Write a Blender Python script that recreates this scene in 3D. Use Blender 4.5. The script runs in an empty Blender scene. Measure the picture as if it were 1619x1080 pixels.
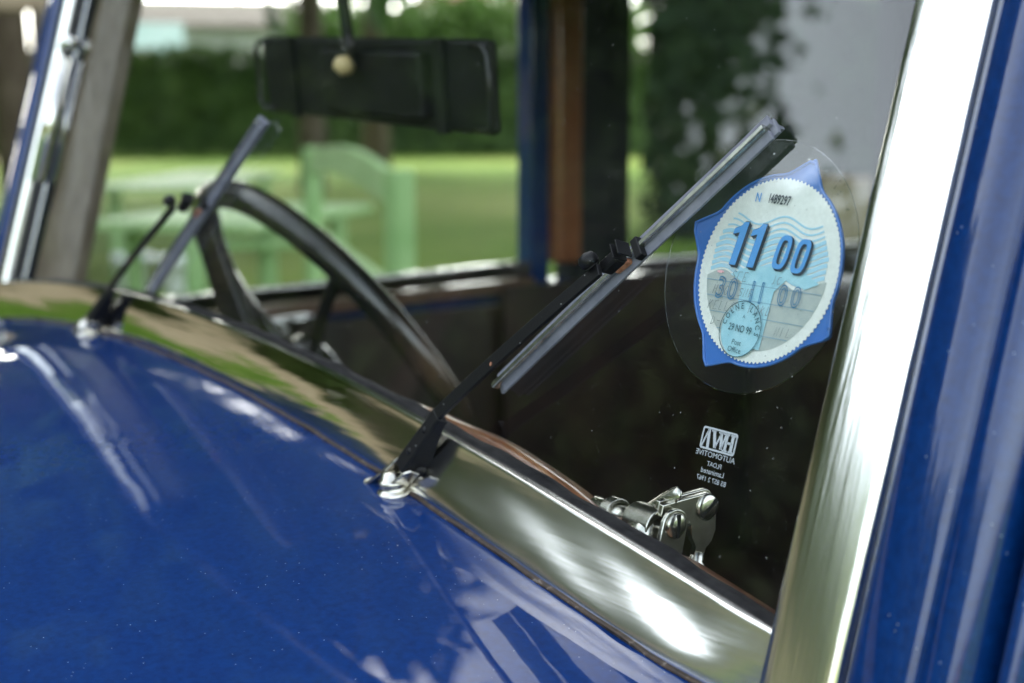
import bpy, bmesh, math, random
import numpy as np
from mathutils import Vector, Matrix
R = math.radians
random.seed(7); rng = np.random.default_rng(7)
S = bpy.context.scene
COL = S.collection

# ------------------------------------------------------------------ camera, world, sun, exposure
cam = bpy.data.cameras.new('camera'); cam_o = bpy.data.objects.new('camera', cam); COL.objects.link(cam_o)
CAM = Vector((.88, -.384, 1.28)); FWD = Vector((-.8077, .567, -.1616)).normalized()
cam_o.location = CAM
cam_o.rotation_euler = FWD.to_track_quat('-Z', 'Y').to_euler()
cam.sensor_width = 36; cam.lens = 36 * 2260 / 1619
cam.clip_start = .02; cam.clip_end = 1500
cam.dof.use_dof = True; cam.dof.focus_distance = .625; cam.dof.aperture_fstop = 6.6
S.camera = cam_o

SUN_EL, SUN_AZ = R(33), R(285)
w = bpy.data.worlds.new('World'); S.world = w; w.use_nodes = True
nt = w.node_tree; nt.nodes.clear()
def wn(t, **k):
    n = nt.nodes.new(t)
    for a, b in k.items(): setattr(n, a, b)
    return n
sky = wn('ShaderNodeTexSky', sky_type='NISHITA', sun_disc=False, sun_elevation=SUN_EL, sun_rotation=SUN_AZ, dust_density=3.0, air_density=1.0, ozone_density=1.0)
hsv = wn('ShaderNodeHueSaturation'); hsv.inputs['Saturation'].default_value = .34
tc = wn('ShaderNodeTexCoord'); cl = wn('ShaderNodeTexNoise'); cl.inputs['Scale'].default_value = 2.2; cl.inputs['Detail'].default_value = 5
cr = wn('ShaderNodeMapRange'); cr.inputs[1].default_value = .3; cr.inputs[2].default_value = .7; cr.inputs[3].default_value = .88; cr.inputs[4].default_value = 1.12
mx = wn('ShaderNodeVectorMath', operation='SCALE')
bg = wn('ShaderNodeBackground'); bg.inputs[1].default_value = .15
wo = wn('ShaderNodeOutputWorld')
L = nt.links.new
L(sky.outputs[0], hsv.inputs['Color']); L(tc.outputs['Generated'], cl.inputs['Vector']); L(cl.outputs['Fac'], cr.inputs[0])
tint = wn('ShaderNodeMix', data_type='RGBA', blend_type='MULTIPLY'); tint.inputs[0].default_value = 1; tint.inputs[7].default_value = (.95, 1.0, 1.0, 1)
L(hsv.outputs[0], tint.inputs[6]); L(tint.outputs[2], mx.inputs[0]); L(cr.outputs[0], mx.inputs['Scale']); L(mx.outputs[0], bg.inputs[0]); L(bg.outputs[0], wo.inputs[0])

sun = bpy.data.lights.new('sun', 'SUN'); sun.energy = 1.5; sun.angle = R(11); sun.color = (1, .96, .9)
sun_o = bpy.data.objects.new('sun', sun); COL.objects.link(sun_o)
sd = Vector((math.sin(SUN_AZ) * math.cos(SUN_EL), math.cos(SUN_AZ) * math.cos(SUN_EL), math.sin(SUN_EL)))
sun_o.rotation_euler = (-sd).to_track_quat('-Z', 'Y').to_euler(); sun_o.location = (-30, 8, 25)

S.view_settings.view_transform = 'Standard'; S.view_settings.look = 'None'
S.view_settings.exposure = 2.6; S.view_settings.gamma = 1; S.view_settings.use_curve_mapping = False
S.render.engine = 'CYCLES'
S.cycles.use_denoising = True
S.cycles.max_bounces = 10; S.cycles.transparent_max_bounces = 24; S.cycles.glossy_bounces = 6
S.cycles.sample_clamp_indirect = 8; S.cycles.blur_glossy = .3; S.cycles.caustics_refractive = False

# ------------------------------------------------------------------ materials
def mat(name, base=(.5, .5, .5), rough=.5, metal=0, coat=0, spec=.5, coat_rough=.03, trans=0):
    m = bpy.data.materials.new(name); m.use_nodes = True
    b = m.node_tree.nodes['Principled BSDF']
    b.inputs['Base Color'].default_value = (*base, 1); b.inputs['Roughness'].default_value = rough
    b.inputs['Metallic'].default_value = metal; b.inputs['Coat Weight'].default_value = coat
    b.inputs['Coat Roughness'].default_value = coat_rough; b.inputs['Specular IOR Level'].default_value = spec
    b.inputs['Transmission Weight'].default_value = trans
    return m
def nodes(m): return m.node_tree.nodes, m.node_tree.links, m.node_tree.nodes['Principled BSDF']
def noise_ramp(m, scale, stops, detail=4, stretch=None, rough=.6, inp='Base Color', dist=0):
    N, K, b = nodes(m)
    t = N.new('ShaderNodeTexCoord'); mp = N.new('ShaderNodeMapping'); n = N.new('ShaderNodeTexNoise'); r = N.new('ShaderNodeValToRGB')
    if stretch: mp.inputs['Scale'].default_value = stretch
    n.inputs['Scale'].default_value = scale; n.inputs['Detail'].default_value = detail; n.inputs['Roughness'].default_value = rough; n.inputs['Distortion'].default_value = dist
    while len(r.color_ramp.elements) < len(stops): r.color_ramp.elements.new(.5)
    for e, (p, c) in zip(r.color_ramp.elements, stops): e.position = p; e.color = (*c, 1)
    K.new(t.outputs['Object'], mp.inputs[0]); K.new(mp.outputs[0], n.inputs['Vector']); K.new(n.outputs['Fac'], r.inputs[0]); K.new(r.outputs[0], b.inputs[inp])
    return r, n, mp
def bump(m, scale, strength, dist=.001, stretch=None, detail=3):
    N, K, b = nodes(m)
    t = N.new('ShaderNodeTexCoord'); mp = N.new('ShaderNodeMapping'); n = N.new('ShaderNodeTexNoise'); bu = N.new('ShaderNodeBump')
    if stretch: mp.inputs['Scale'].default_value = stretch
    n.inputs['Scale'].default_value = scale; n.inputs['Detail'].default_value = detail
    bu.inputs['Strength'].default_value = strength; bu.inputs['Distance'].default_value = dist
    K.new(t.outputs['Object'], mp.inputs[0]); K.new(mp.outputs[0], n.inputs['Vector']); K.new(n.outputs['Fac'], bu.inputs['Height']); K.new(bu.outputs[0], b.inputs['Normal'])
    if 'Coat Normal' in b.inputs: K.new(bu.outputs[0], b.inputs['Coat Normal'])
def speck_mask(m, scale, lo, hi, seed=0, keep=.5):
    """small round specks: voronoi distance under a threshold, only in a share of the cells"""
    N, K, b = nodes(m)
    t = N.new('ShaderNodeTexCoord'); mp = N.new('ShaderNodeMapping'); mp.inputs['Location'].default_value = (seed, seed * 1.7, seed * .3)
    v = N.new('ShaderNodeTexVoronoi'); v.inputs['Scale'].default_value = scale
    mr = N.new('ShaderNodeMapRange'); mr.inputs[1].default_value = hi; mr.inputs[2].default_value = lo
    sep = N.new('ShaderNodeSeparateColor'); gt = N.new('ShaderNodeMath'); gt.operation = 'LESS_THAN'; gt.inputs[1].default_value = keep
    mul = N.new('ShaderNodeMath'); mul.operation = 'MULTIPLY'
    K.new(t.outputs['Object'], mp.inputs[0]); K.new(mp.outputs[0], v.inputs['Vector']); K.new(v.outputs['Distance'], mr.inputs[0])
    K.new(v.outputs['Color'], sep.inputs[0]); K.new(sep.outputs[0], gt.inputs[0]); K.new(mr.outputs[0], mul.inputs[0]); K.new(gt.outputs[0], mul.inputs[1])
    return mul.outputs[0]
def mix_color(m, fac, color, inp='Base Color'):
    N, K, b = nodes(m)
    mx = N.new('ShaderNodeMix'); mx.data_type = 'RGBA'
    cur = b.inputs[inp].links
    if cur: K.new(cur[0].from_socket, mx.inputs[6])
    else: mx.inputs[6].default_value = b.inputs[inp].default_value
    mx.inputs[7].default_value = (*color, 1)
    K.new(fac, mx.inputs[0]); K.new(mx.outputs[2], b.inputs[inp])

M = {}
m = M['paint'] = mat('blue_paint', (.0008, .0075, .075), .5, 0, 1.0, .06, .02)
noise_ramp(m, 260, [(.25, (.0003, .0145, .082)), (.75, (.0005, .026, .132))], 2)
mix_color(m, speck_mask(m, 900, .05, .13, 0, .16), (.03, .07, .20))
mix_color(m, speck_mask(m, 260, .03, .085, 3, .45), (.36, .42, .52))
mix_color(m, speck_mask(m, 45, .012, .022, 8, .35), (.55, .5, .38))
bump(m, 9, .05, .01)
m = M['chrome'] = mat('polished_metal', (.74, .73, .70), .075, 1)
noise_ramp(m, 30, [(.3, (.68, .67, .64)), (.7, (.80, .79, .76))], 3)
mix_color(m, speck_mask(m, 330, .03, .12, 1, .12), (.2, .19, .17))
bump(m, 14, .10, .006, (1, 3, 3), 2)
m = M['rail_metal'] = mat('dull_polished_rail', (.58, .57, .54), .10, 1)
noise_ramp(m, 30, [(.3, (.70, .68, .64)), (.7, (.82, .80, .755))], 3)
N_, K_, b_ = nodes(m); t_ = N_.new('ShaderNodeTexCoord'); sx_ = N_.new('ShaderNodeSeparateXYZ'); mr_ = N_.new('ShaderNodeMapRange')      # scuffed duller towards the near end
mr_.inputs[1].default_value = .16; mr_.inputs[2].default_value = .36; mr_.inputs[3].default_value = .06; mr_.inputs[4].default_value = .24
K_.new(t_.outputs['Object'], sx_.inputs[0]); K_.new(sx_.outputs[0], mr_.inputs[0]); K_.new(mr_.outputs[0], b_.inputs['Roughness'])
mix_color(m, speck_mask(m, 330, .03, .12, 1, .10), (.2, .19, .17))
bump(m, 120, .22, .0010, (.05, 1, 1), 3)
m = M['brushed'] = mat('polished_pillar_metal', (.76, .76, .73), .17, 1)
bump(m, 60, .12, .002, (8, 1, .25), 3)
mix_color(m, speck_mask(m, 60, .03, .09, 5, .10), (.22, .21, .2))
m = M['nickel'] = mat('worn_nickel', (.50, .48, .43), .24, 1)
noise_ramp(m, 160, [(.3, (.46, .44, .39)), (.7, (.66, .64, .59))], 4)
bump(m, 300, .08, .0006)
m = M['arm_black'] = mat('black_enamel', (.006, .006, .007), .42, 0, 0, .22)
mix_color(m, speck_mask(m, 900, .05, .2, 2, .15), (.05, .05, .055))
mix_color(m, speck_mask(m, 320, .05, .12, 4, .10), (.4, .4, .4))
bump(m, 900, .25, .0004)
M['rust'] = mat('rust', (.30, .12, .06), .9); noise_ramp(M['rust'], 700, [(.3, (.16, .05, .025)), (.7, (.42, .2, .12))])
m = M['blade'] = mat('grey_blade', (.155, .16, .20), .34); noise_ramp(m, 90, [(.35, (.12, .125, .16)), (.7, (.19, .195, .235))], 5)
mix_color(m, speck_mask(m, 420, .04, .15, 6, .12), (.03, .03, .035))
m = M['blade_metal'] = mat('dull_steel', (.42, .43, .40), .26, 1); noise_ramp(m, 200, [(.3, (.3, .31, .29)), (.7, (.55, .56, .5))])
M['rubber'] = mat('black_rubber', (.008, .008, .009), .6, 0, 0, .12); noise_ramp(M['rubber'], 140, [(.35, (.004, .004, .005)), (.75, (.016, .016, .017))], 5); bump(M['rubber'], 120, .3, .001)
M['seam'] = mat('perished_seam', (.07, .045, .03), .8); noise_ramp(M['seam'], 260, [(.3, (.02, .015, .012)), (.6, (.05, .032, .022)), (.78, (.24, .21, .18))], 4)
m = M['wood'] = mat('varnished_wood', (.23, .075, .022), .3, 0, .8, .5, .08)
noise_ramp(m, 26, [(.3, (.15, .042, .012)), (.55, (.25, .085, .026)), (.8, (.33, .13, .05))], 5, (1, 9, 9))
M['wood_dark'] = mat('aged_wood', (.1, .05, .03), .4, 0, .4); noise_ramp(M['wood_dark'], 26, [(.3, (.06, .026, .013)), (.7, (.16, .085, .05))], 5, (9, 1, 9))
m = M['wood_worn'] = mat('worn_varnish', (.3, .14, .07), .35, 0, .7, .5, .1)
noise_ramp(m, 34, [(.3, (.14, .045, .016)), (.5, (.27, .10, .04)), (.7, (.46, .27, .14))], 5, (1, 4, 4))
m = M['post_wood'] = mat('pale_trim', (.30, .22, .15), .4, 0, .4); noise_ramp(m, 20, [(.3, (.12, .085, .06)), (.7, (.24, .185, .14))], 5, (6, 6, 1))
M['leather'] = mat('dark_brown_leather', (.022, .012, .008), .45); noise_ramp(M['leather'], 12, [(.3, (.012, .007, .005)), (.7, (.036, .017, .010))])
M['cloth_dark'] = mat('dark_lining', (.006, .013, .016), .85); noise_ramp(M['cloth_dark'], 6, [(.3, (.004, .005, .008)), (.7, (.010, .011, .015))])
M['carpet'] = mat('dark_carpet', (.012, .012, .014), .95); noise_ramp(M['carpet'], 40, [(.3, (.008, .008, .01)), (.7, (.022, .021, .02))])
M['wall_tan'] = mat('tan_stone', (.42, .32, .2), .9); noise_ramp(M['wall_tan'], 2.5, [(.3, (.33, .24, .15)), (.7, (.50, .39, .26))])
M['tan'] = mat('tan_board', (.42, .33, .18), .8); noise_ramp(M['tan'], 14, [(.3, (.17, .14, .085)), (.7, (.23, .195, .125))])
m = M['wheel_black'] = mat('worn_black_rim', (.014, .013, .012), .22, 0, .5)
noise_ramp(m, 11, [(.4, (.01, .01, .01)), (.62, (.03, .022, .016)), (.78, (.10, .06, .035))], 3)
M['mirror_back'] = mat('black_plastic', (.005, .006, .006), .5, 0, 0, .25); bump(M['mirror_back'], 400, .2, .0005)
M['wire'] = mat('black_wire', (.015, .015, .016), .25)
M['cream'] = mat('cream_ball', (.62, .47, .24), .35)
M['hold_blue'] = mat('blue_plastic', (.045, .16, .52), .22, 0, .3)
M['paper'] = mat('white_paper', (.6, .6, .58), .6); noise_ramp(M['paper'], 500, [(.3, (.74, .74, .72)), (.7, (.84, .84, .82))])
M['paper_top'] = mat('paper_pale_blue', (.66, .80, .86), .6); noise_ramp(M['paper_top'], 180, [(.3, (.58, .75, .84)), (.7, (.76, .86, .89))])
M['paper_grey'] = mat('paper_grey', (.50, .54, .54), .6); noise_ramp(M['paper_grey'], 160, [(.3, (.38, .42, .42)), (.7, (.48, .50, .48))])
M['ink_wave'] = mat('ink_wave', (.38, .62, .78), .6)
M['ink_micro'] = mat('ink_micro', (.74, .80, .84), .6)
M['ink_tee'] = mat('ink_tee', (.40, .68, .80), .6); noise_ramp(M['ink_tee'], 150, [(.3, (.30, .56, .68)), (.7, (.42, .66, .76))])
M['ink_blue'] = mat('ink_blue', (.08, .30, .68), .55)
M['ink_dark'] = mat('ink_dark', (.03, .04, .06), .6)
M['ink_shadow'] = mat('ink_shadow', (.05, .07, .11), .6)
M['ink_rule'] = mat('ink_rule', (.20, .34, .46), .6)
M['ink_date'] = mat('ink_date', (.07, .28, .52), .6)
M['ink_pen'] = mat('ink_pen', (.20, .22, .24), .7)
M['ink_stamp'] = mat('ink_stamp', (.03, .10, .13), .7)
M['ink_pink'] = mat('ink_pink', (.85, .45, .5), .7)
M['etch'] = mat('etched_white', (.34, .37, .40), .7)

def glass_mat(name, refl, tint, dust=True, haze=0.0):
    m = bpy.data.materials.new(name); m.use_nodes = True; N = m.node_tree.nodes; K = m.node_tree.links; N.clear()
    out = N.new('ShaderNodeOutputMaterial'); tr = N.new('ShaderNodeBsdfTransparent'); gl = N.new('ShaderNodeBsdfGlossy'); fr = N.new('ShaderNodeFresnel')
    tr.inputs[0].default_value = (*tint, 1); gl.inputs['Roughness'].default_value = 0.0; fr.inputs[0].default_value = 1.5
    geo = N.new('ShaderNodeNewGeometry'); inv = N.new('ShaderNodeMath'); inv.operation = 'SUBTRACT'; inv.inputs[0].default_value = 1
    mu0 = N.new('ShaderNodeMath'); mu0.operation = 'MULTIPLY'; mu0.inputs[1].default_value = refl
    den = N.new('ShaderNodeMath'); den.operation = 'MULTIPLY_ADD'; den.inputs[1].default_value = max(refl - 1, 0); den.inputs[2].default_value = 1
    mul = N.new('ShaderNodeMath'); mul.operation = 'DIVIDE'; mul.use_clamp = True
    m2 = N.new('ShaderNodeMath'); m2.operation = 'MULTIPLY'
    mix = N.new('ShaderNodeMixShader')
    K.new(geo.outputs['Backfacing'], inv.inputs[1]); K.new(fr.outputs[0], mu0.inputs[0]); K.new(fr.outputs[0], den.inputs[0]); K.new(mu0.outputs[0], mul.inputs[0]); K.new(den.outputs[0], mul.inputs[1]); K.new(mul.outputs[0], m2.inputs[0]); K.new(inv.outputs[0], m2.inputs[1])
    K.new(m2.outputs[0], mix.inputs[0]); K.new(tr.outputs[0], mix.inputs[1]); K.new(gl.outputs[0], mix.inputs[2])
    last = mix
    if dust:
        df = N.new('ShaderNodeBsdfDiffuse'); df.inputs[0].default_value = (.6, .62, .62, 1)
        t = N.new('ShaderNodeTexCoord')
        def spk(scale, lo, hi, keep, amt, off):
            mp = N.new('ShaderNodeMapping'); mp.inputs['Location'].default_value = (off, off, off)
            v = N.new('ShaderNodeTexVoronoi'); v.inputs['Scale'].default_value = scale
            r = N.new('ShaderNodeMapRange'); r.inputs[1].default_value = hi; r.inputs[2].default_value = lo; r.inputs[4].default_value = amt
            s = N.new('ShaderNodeSeparateColor'); g = N.new('ShaderNodeMath'); g.operation = 'LESS_THAN'; g.inputs[1].default_value = keep
            q = N.new('ShaderNodeMath'); q.operation = 'MULTIPLY'
            K.new(t.outputs['Object'], mp.inputs[0]); K.new(mp.outputs[0], v.inputs['Vector']); K.new(v.outputs['Distance'], r.inputs[0]); K.new(v.outputs['Color'], s.inputs[0])
            K.new(s.outputs[0], g.inputs[0]); K.new(r.outputs[0], q.inputs[0]); K.new(g.outputs[0], q.inputs[1])
            return q.outputs[0]
        a = spk(240, .03, .085, .34, .5, 0); b = spk(800, .05, .16, .16, .22, 3.1)
        hz = N.new('ShaderNodeTexNoise'); hz.inputs['Scale'].default_value = 14; hz.inputs['Detail'].default_value = 6
        hr = N.new('ShaderNodeMapRange'); hr.inputs[1].default_value = .45; hr.inputs[2].default_value = .8; hr.inputs[3].default_value = haze; hr.inputs[4].default_value = haze + .008
        K.new(t.outputs['Object'], hz.inputs['Vector']); K.new(hz.outputs['Fac'], hr.inputs[0])
        ad = N.new('ShaderNodeMath'); ad.operation = 'ADD'; ad2 = N.new('ShaderNodeMath'); ad2.operation = 'ADD'; m3 = N.new('ShaderNodeMath'); m3.operation = 'MULTIPLY'
        K.new(a, ad.inputs[0]); K.new(b, ad.inputs[1]); K.new(ad.outputs[0], ad2.inputs[0]); K.new(hr.outputs[0], ad2.inputs[1])
        K.new(ad2.outputs[0], m3.inputs[0]); K.new(inv.outputs[0], m3.inputs[1])
        mix2 = N.new('ShaderNodeMixShader'); K.new(m3.outputs[0], mix2.inputs[0]); K.new(mix.outputs[0], mix2.inputs[1]); K.new(df.outputs[0], mix2.inputs[2]); last = mix2
    K.new(last.outputs[0], out.inputs[0])
    return m
M['glass'] = glass_mat('windscreen_glass', 1.75, (.968, .98, .974), True, .0018)
M['bubble'] = glass_mat('trapped_bubble', 3.0, (.75, .78, .77), False)
M['film'] = glass_mat('clear_film', .25, (.975, .985, .98), True, .015)

def simple_noise(name, scale, a, b, rough=.9, mid=None):
    m = mat(name, a, rough, spec=.15); st = [(.3, a), (.7, b)] if mid is None else [(.25, a), (.5, mid), (.75, b)]
    noise_ramp(m, scale, st, 5); return m
M['grass'] = simple_noise('lawn_grass', .16, (.045, .11, .010), (.26, .29, .085), .9, (.105, .17, .025))
M['grass'].node_tree.nodes['Principled BSDF'].inputs['Specular IOR Level'].default_value = 0.02
M['path'] = simple_noise('tan_gravel', 3, (.28, .2, .13), (.40, .30, .21))
M['leaf_dark'] = simple_noise('dark_leaves', 1.1, (.022, .05, .011), (.08, .135, .03), .55)
M['leaf_row'] = simple_noise('row_leaves', .35, (.045, .085, .02), (.16, .20, .06), .6)
M['leaf_yew'] = simple_noise('yew_leaves', 1.5, (.006, .014, .006), (.018, .034, .012), .7)
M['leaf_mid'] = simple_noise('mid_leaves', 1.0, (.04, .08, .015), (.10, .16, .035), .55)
M['leaf_bright'] = simple_noise('bright_leaves', .8, (.09, .17, .03), (.16, .25, .06), .55)
M['leaf_pale'] = simple_noise('pale_leaves', .5, (.09, .13, .05), (.18, .22, .10), .6)
M['bark'] = simple_noise('bark', 5, (.06, .042, .03), (.13, .1, .075))
M['timber'] = simple_noise('weathered_timber', 4, (.11, .09, .075), (.18, .15, .125))
M['timber_tan'] = simple_noise('tan_timber', 4, (.22, .16, .11), (.30, .23, .165))
M['bench_green'] = simple_noise('pale_green_paint', 6, (.20, .33, .13), (.30, .43, .20), .5)
M['white_glaze'] = mat('white_glaze', (.75, .76, .74), .3)
M['mint'] = simple_noise('mint_sheet', 1, (.38, .55, .47), (.48, .63, .55), .6)
M['tile_red'] = simple_noise('red_tiles', 2, (.24, .10, .065), (.34, .16, .11), .85)
M['roof_grey'] = simple_noise('grey_brown_roof', .6, (.15, .125, .10), (.21, .18, .15), .9)
M['roof_slate'] = simple_noise('slate_roof', .8, (.34, .355, .37), (.44, .455, .47))
M['render_pale'] = simple_noise('pale_render', .5, (.40, .39, .36), (.50, .49, .46), .9)
M['barn'] = simple_noise('dark_boards', .8, (.05, .05, .05), (.09, .09, .085), .8)
M['pane'] = mat('house_pane', (.05, .06, .07), .05)
M['tyre'] = mat('tyre', (.012, .012, .012), .8)

# ------------------------------------------------------------------ helpers
def link(name, verts, faces, material, parent=None, smooth=False, bevel=0, sub=0, solid=0, mirror=None):
    me = bpy.data.meshes.new(name); me.from_pydata([tuple(v) for v in verts], [], faces); me.update()
    o = bpy.data.objects.new(name, me); COL.objects.link(o)
    if material: me.materials.append(material)
    if parent: o.parent = parent
    if smooth:
        for p in me.polygons: p.use_smooth = True
    if solid:
        q = o.modifiers.new('s', 'SOLIDIFY'); q.thickness = solid; q.offset = -1
    if bevel:
        q = o.modifiers.new('b', 'BEVEL'); q.width = bevel; q.segments = 2; q.limit_method = 'ANGLE'; q.angle_limit = R(40)
        for p in me.polygons: p.use_smooth = True
        q.harden_normals = True
    if sub:
        q = o.modifiers.new('u', 'SUBSURF'); q.levels = sub; q.render_levels = sub
    return o
def fix(o):
    bm = bmesh.new(); bm.from_mesh(o.data); bmesh.ops.recalc_face_normals(bm, faces=bm.faces); bm.to_mesh(o.data); bm.free(); return o
class G:
    def __init__(s): s.v = []; s.f = []
    def add(s, v, f):
        n = len(s.v); s.v += [Vector(p) for p in v]; s.f += [[i + n for i in q] for q in f]; return s
    def box(s, c, sz, rot=None):
        c = Vector(c); h = [x / 2 for x in sz]; v = []
        for x in (-1, 1):
            for y in (-1, 1):
                for z in (-1, 1):
                    p = Vector((x * h[0], y * h[1], z * h[2])); v.append(c + (rot @ p if rot else p))
        return s.add(v, [(0, 1, 3, 2), (4, 6, 7, 5), (0, 4, 5, 1), (2, 3, 7, 6), (0, 2, 6, 4), (1, 5, 7, 3)])
    def beam(s, a, b, wd, ht, up=Vector((0, 0, 1))):
        a, b = Vector(a), Vector(b); d = (b - a); l = d.length; d.normalize(); x = d.cross(up)
        if x.length < 1e-4: x = d.cross(Vector((1, 0, 0)))
        x.normalize(); z = x.cross(d)
        return s.box((a + b) / 2, (wd, l, ht), Matrix((x, d, z)).transposed())
    def tube(s, pts, r, n=10, caps=True, closed=False):
        pts = [Vector(p) for p in pts]; rs = r if hasattr(r, '__len__') else [r] * len(pts)
        ring = []; prev = None; k = len(pts)
        for i, p in enumerate(pts):
            t = (pts[(i + 1) % k] - pts[i - 1]) if closed else (pts[min(i + 1, k - 1)] - pts[max(i - 1, 0)])
            t.normalize()
            if prev is None:
                a = t.cross(Vector((0, 0, 1)));
                if a.length < 1e-3: a = t.cross(Vector((1, 0, 0)))
            else: a = prev - t * prev.dot(t)
            a.normalize(); b = t.cross(a); prev = a
            ring.append([p + (a * math.cos(2 * math.pi * j / n) + b * math.sin(2 * math.pi * j / n)) * rs[i] for j in range(n)])
        return s.loft(ring, True, caps and not closed, closed)
    def loft(s, rings, ring_closed=True, caps=True, closed=False):
        n = len(rings[0]); v = [p for r in rings for p in r]; f = []
        k = len(rings)
        for i in range(k if closed else k - 1):
            i2 = (i + 1) % k
            for j in range(n if ring_closed else n - 1):
                j2 = (j + 1) % n; f.append((i * n + j, i * n + j2, i2 * n + j2, i2 * n + j))
        if caps and ring_closed: f.append(tuple(range(n))[::-1]); f.append(tuple((k - 1) * n + j for j in range(n)))
        return s.add(v, f)
    def lathe(s, c, axis, prof, n=20):
        c = Vector(c); ax = Vector(axis).normalized(); a = ax.cross(Vector((0, 0, 1)))
        if a.length < 1e-3: a = ax.cross(Vector((1, 0, 0)))
        a.normalize(); b = ax.cross(a)
        rings = [[c + ax * h + (a * math.cos(2 * math.pi * j / n) + b * math.sin(2 * math.pi * j / n)) * max(r, 1e-5) for j in range(n)] for r, h in prof]
        return s.loft(rings, True, True)
    def prism(s, poly, depth_vec):
        d = Vector(depth_vec); poly = [Vector(p) for p in poly]; n = len(poly)
        return s.add(poly + [p + d for p in poly], [tuple(range(n)), tuple(range(2 * n - 1, n - 1, -1))] + [(i, i + n, (i + 1) % n + n, (i + 1) % n) for i in range(n)])
    def go(s, name, material, parent=None, **k):
        o = link(name, s.v, s.f, material, parent, **k); fix(o); return o
def empty(name, loc=(0, 0, 0), label=None, cat=None, group=None):
    o = bpy.data.objects.new(name, None); o.location = loc; COL.objects.link(o); return tag(o, label, cat, group)
def tag(o, label=None, cat=None, group=None, kind=None):
    if label: o['label'] = label
    if cat: o['category'] = cat
    if group: o['group'] = group
    if kind: o['kind'] = kind
    return o
def copy_tree(o, loc, rz=0, sc=1, label=None, parent=None):
    c = o.copy(); COL.objects.link(c)
    if parent: c.parent = parent
    else: c.location = loc; c.rotation_euler = (0, 0, rz); c.scale = sc if hasattr(sc, '__len__') else (sc, sc, sc)
    if label: c['label'] = label
    for ch in list(o.children): copy_tree(ch, None, parent=c)
    return c

def mid_f(x): return min(1, max(0, (x + .1) / .5)) * (1 - min(1, max(0, (x - .455) / .06)))
def near_f(x):
    n_ = min(1, max(0, (x - .17) / .25)); e_ = min(1, max(0, (x - .465) / .05)); return n_ * n_ * (3 - 2 * n_) * (1 - e_ * e_ * (3 - 2 * e_))
def rail_grow(x): return near_f(x) * .0056 + mid_f(x) * .0026
# windscreen frame of reference: x across the car, u up the raked glass, o out in front of the glass
RK = R(15.8); NV = Vector((0, -math.cos(RK), math.sin(RK))); TV = Vector((0, math.sin(RK), math.cos(RK))); XV = Vector((1, 0, 0)); OV = Vector((0, 0, 1.08))
def W(x, u, o=0.0): return OV + XV * x + TV * u + NV * o
def ug(x): return np.polyval([.02451609, .04187092, -.1447997, -.03989989, .05470303], x)     # lower edge of the glass
def uc(x): return np.polyval([.00982095, .08476406, -.13369084, -.04884077, .01862796], x)      # lower edge of the metal rail

# ================================================================== ground and surroundings
def grid_plane(name, material, x0, x1, y0, y1, z, kind='structure'):
    return tag(link(name, [(x0, y0, z), (x1, y0, z), (x1, y1, z), (x0, y1, z)], [(0, 1, 2, 3)], material), kind=kind)
grid_plane('lawn', M['grass'], -300, 300, -300, 300, 0)
def path_strip(pts, width):
    g = G(); v = []
    for i, p in enumerate(pts):
        t = (Vector(pts[min(i + 1, len(pts) - 1)]) - Vector(pts[max(i - 1, 0)])).normalized(); n = Vector((-t.y, t.x, 0))
        v += [Vector(p) + n * width / 2, Vector(p) - n * width / 2]
    g.add(v, [(2 * i, 2 * i + 1, 2 * i + 3, 2 * i + 2) for i in range(len(pts) - 1)])
    return tag(g.go('path', M['path']), kind='structure')
def polar(az_from_front, dist, z=0):     # azimuth from straight ahead of the car, turning to the far side
    return (.3 - dist * math.sin(R(az_from_front)), -dist * math.cos(R(az_from_front)), z)
# grassy bank in front of the car with a low tan wall along its crest
ra = [(7.5, -.02), (9, .16), (11, .52), (13, .80), (14.5, .88), (18, .92), (34, .95), (60, -.05)]; aa = list(range(-64, 97, 4))
bv = [polar(a, r, -.02 if a in (aa[0], aa[-1]) else z) for a in aa for r, z in ra]; nr = len(ra)
tag(link('bank', bv, [(i * nr + j, i * nr + j + 1, (i + 1) * nr + j + 1, (i + 1) * nr + j) for i in range(len(aa) - 1) for j in range(nr - 1)], M['grass'], smooth=True), kind='structure')
bw_ = empty('garden_wall', polar(20, 15.2, .85), 'low tan garden wall along the grassy bank, mirrored in the metal rail', 'wall'); wc_ = bw_.location.copy(); g = G(); g2 = G()
def ring_(r0, r1, z0, z1): return [[Vector(polar(a, r, z)) - wc_ for r, z in ((r0, z0), (r0, z1), (r1, z1), (r1, z0))] for a in range(-58, 92, 2)]
g.loft(ring_(15.0, 15.35, .6, 1.62)).go('wall_body', M['wall_tan'], bw_); g2.loft(ring_(14.92, 15.43, 1.623, 1.70)).go('coping', M['wall_tan'], bw_)
def beyond(px_dir, dist, z=0):           # a spot beyond the far side of the car, along a horizontal bearing from the viewpoint
    return Vector((CAM.x + px_dir[0] * dist, CAM.y + px_dir[1] * dist, z))
def bearing(px):
    d = FWD + FWD.cross(Vector((0, 0, 1))).normalized() * ((px - 809.5) / 2260) ; d.z = 0; return d.normalized()
path_strip([beyond(bearing(p), 42 - (p + 600) * .006, .006) for p in range(-600, 200, 100)], 5)

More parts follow.
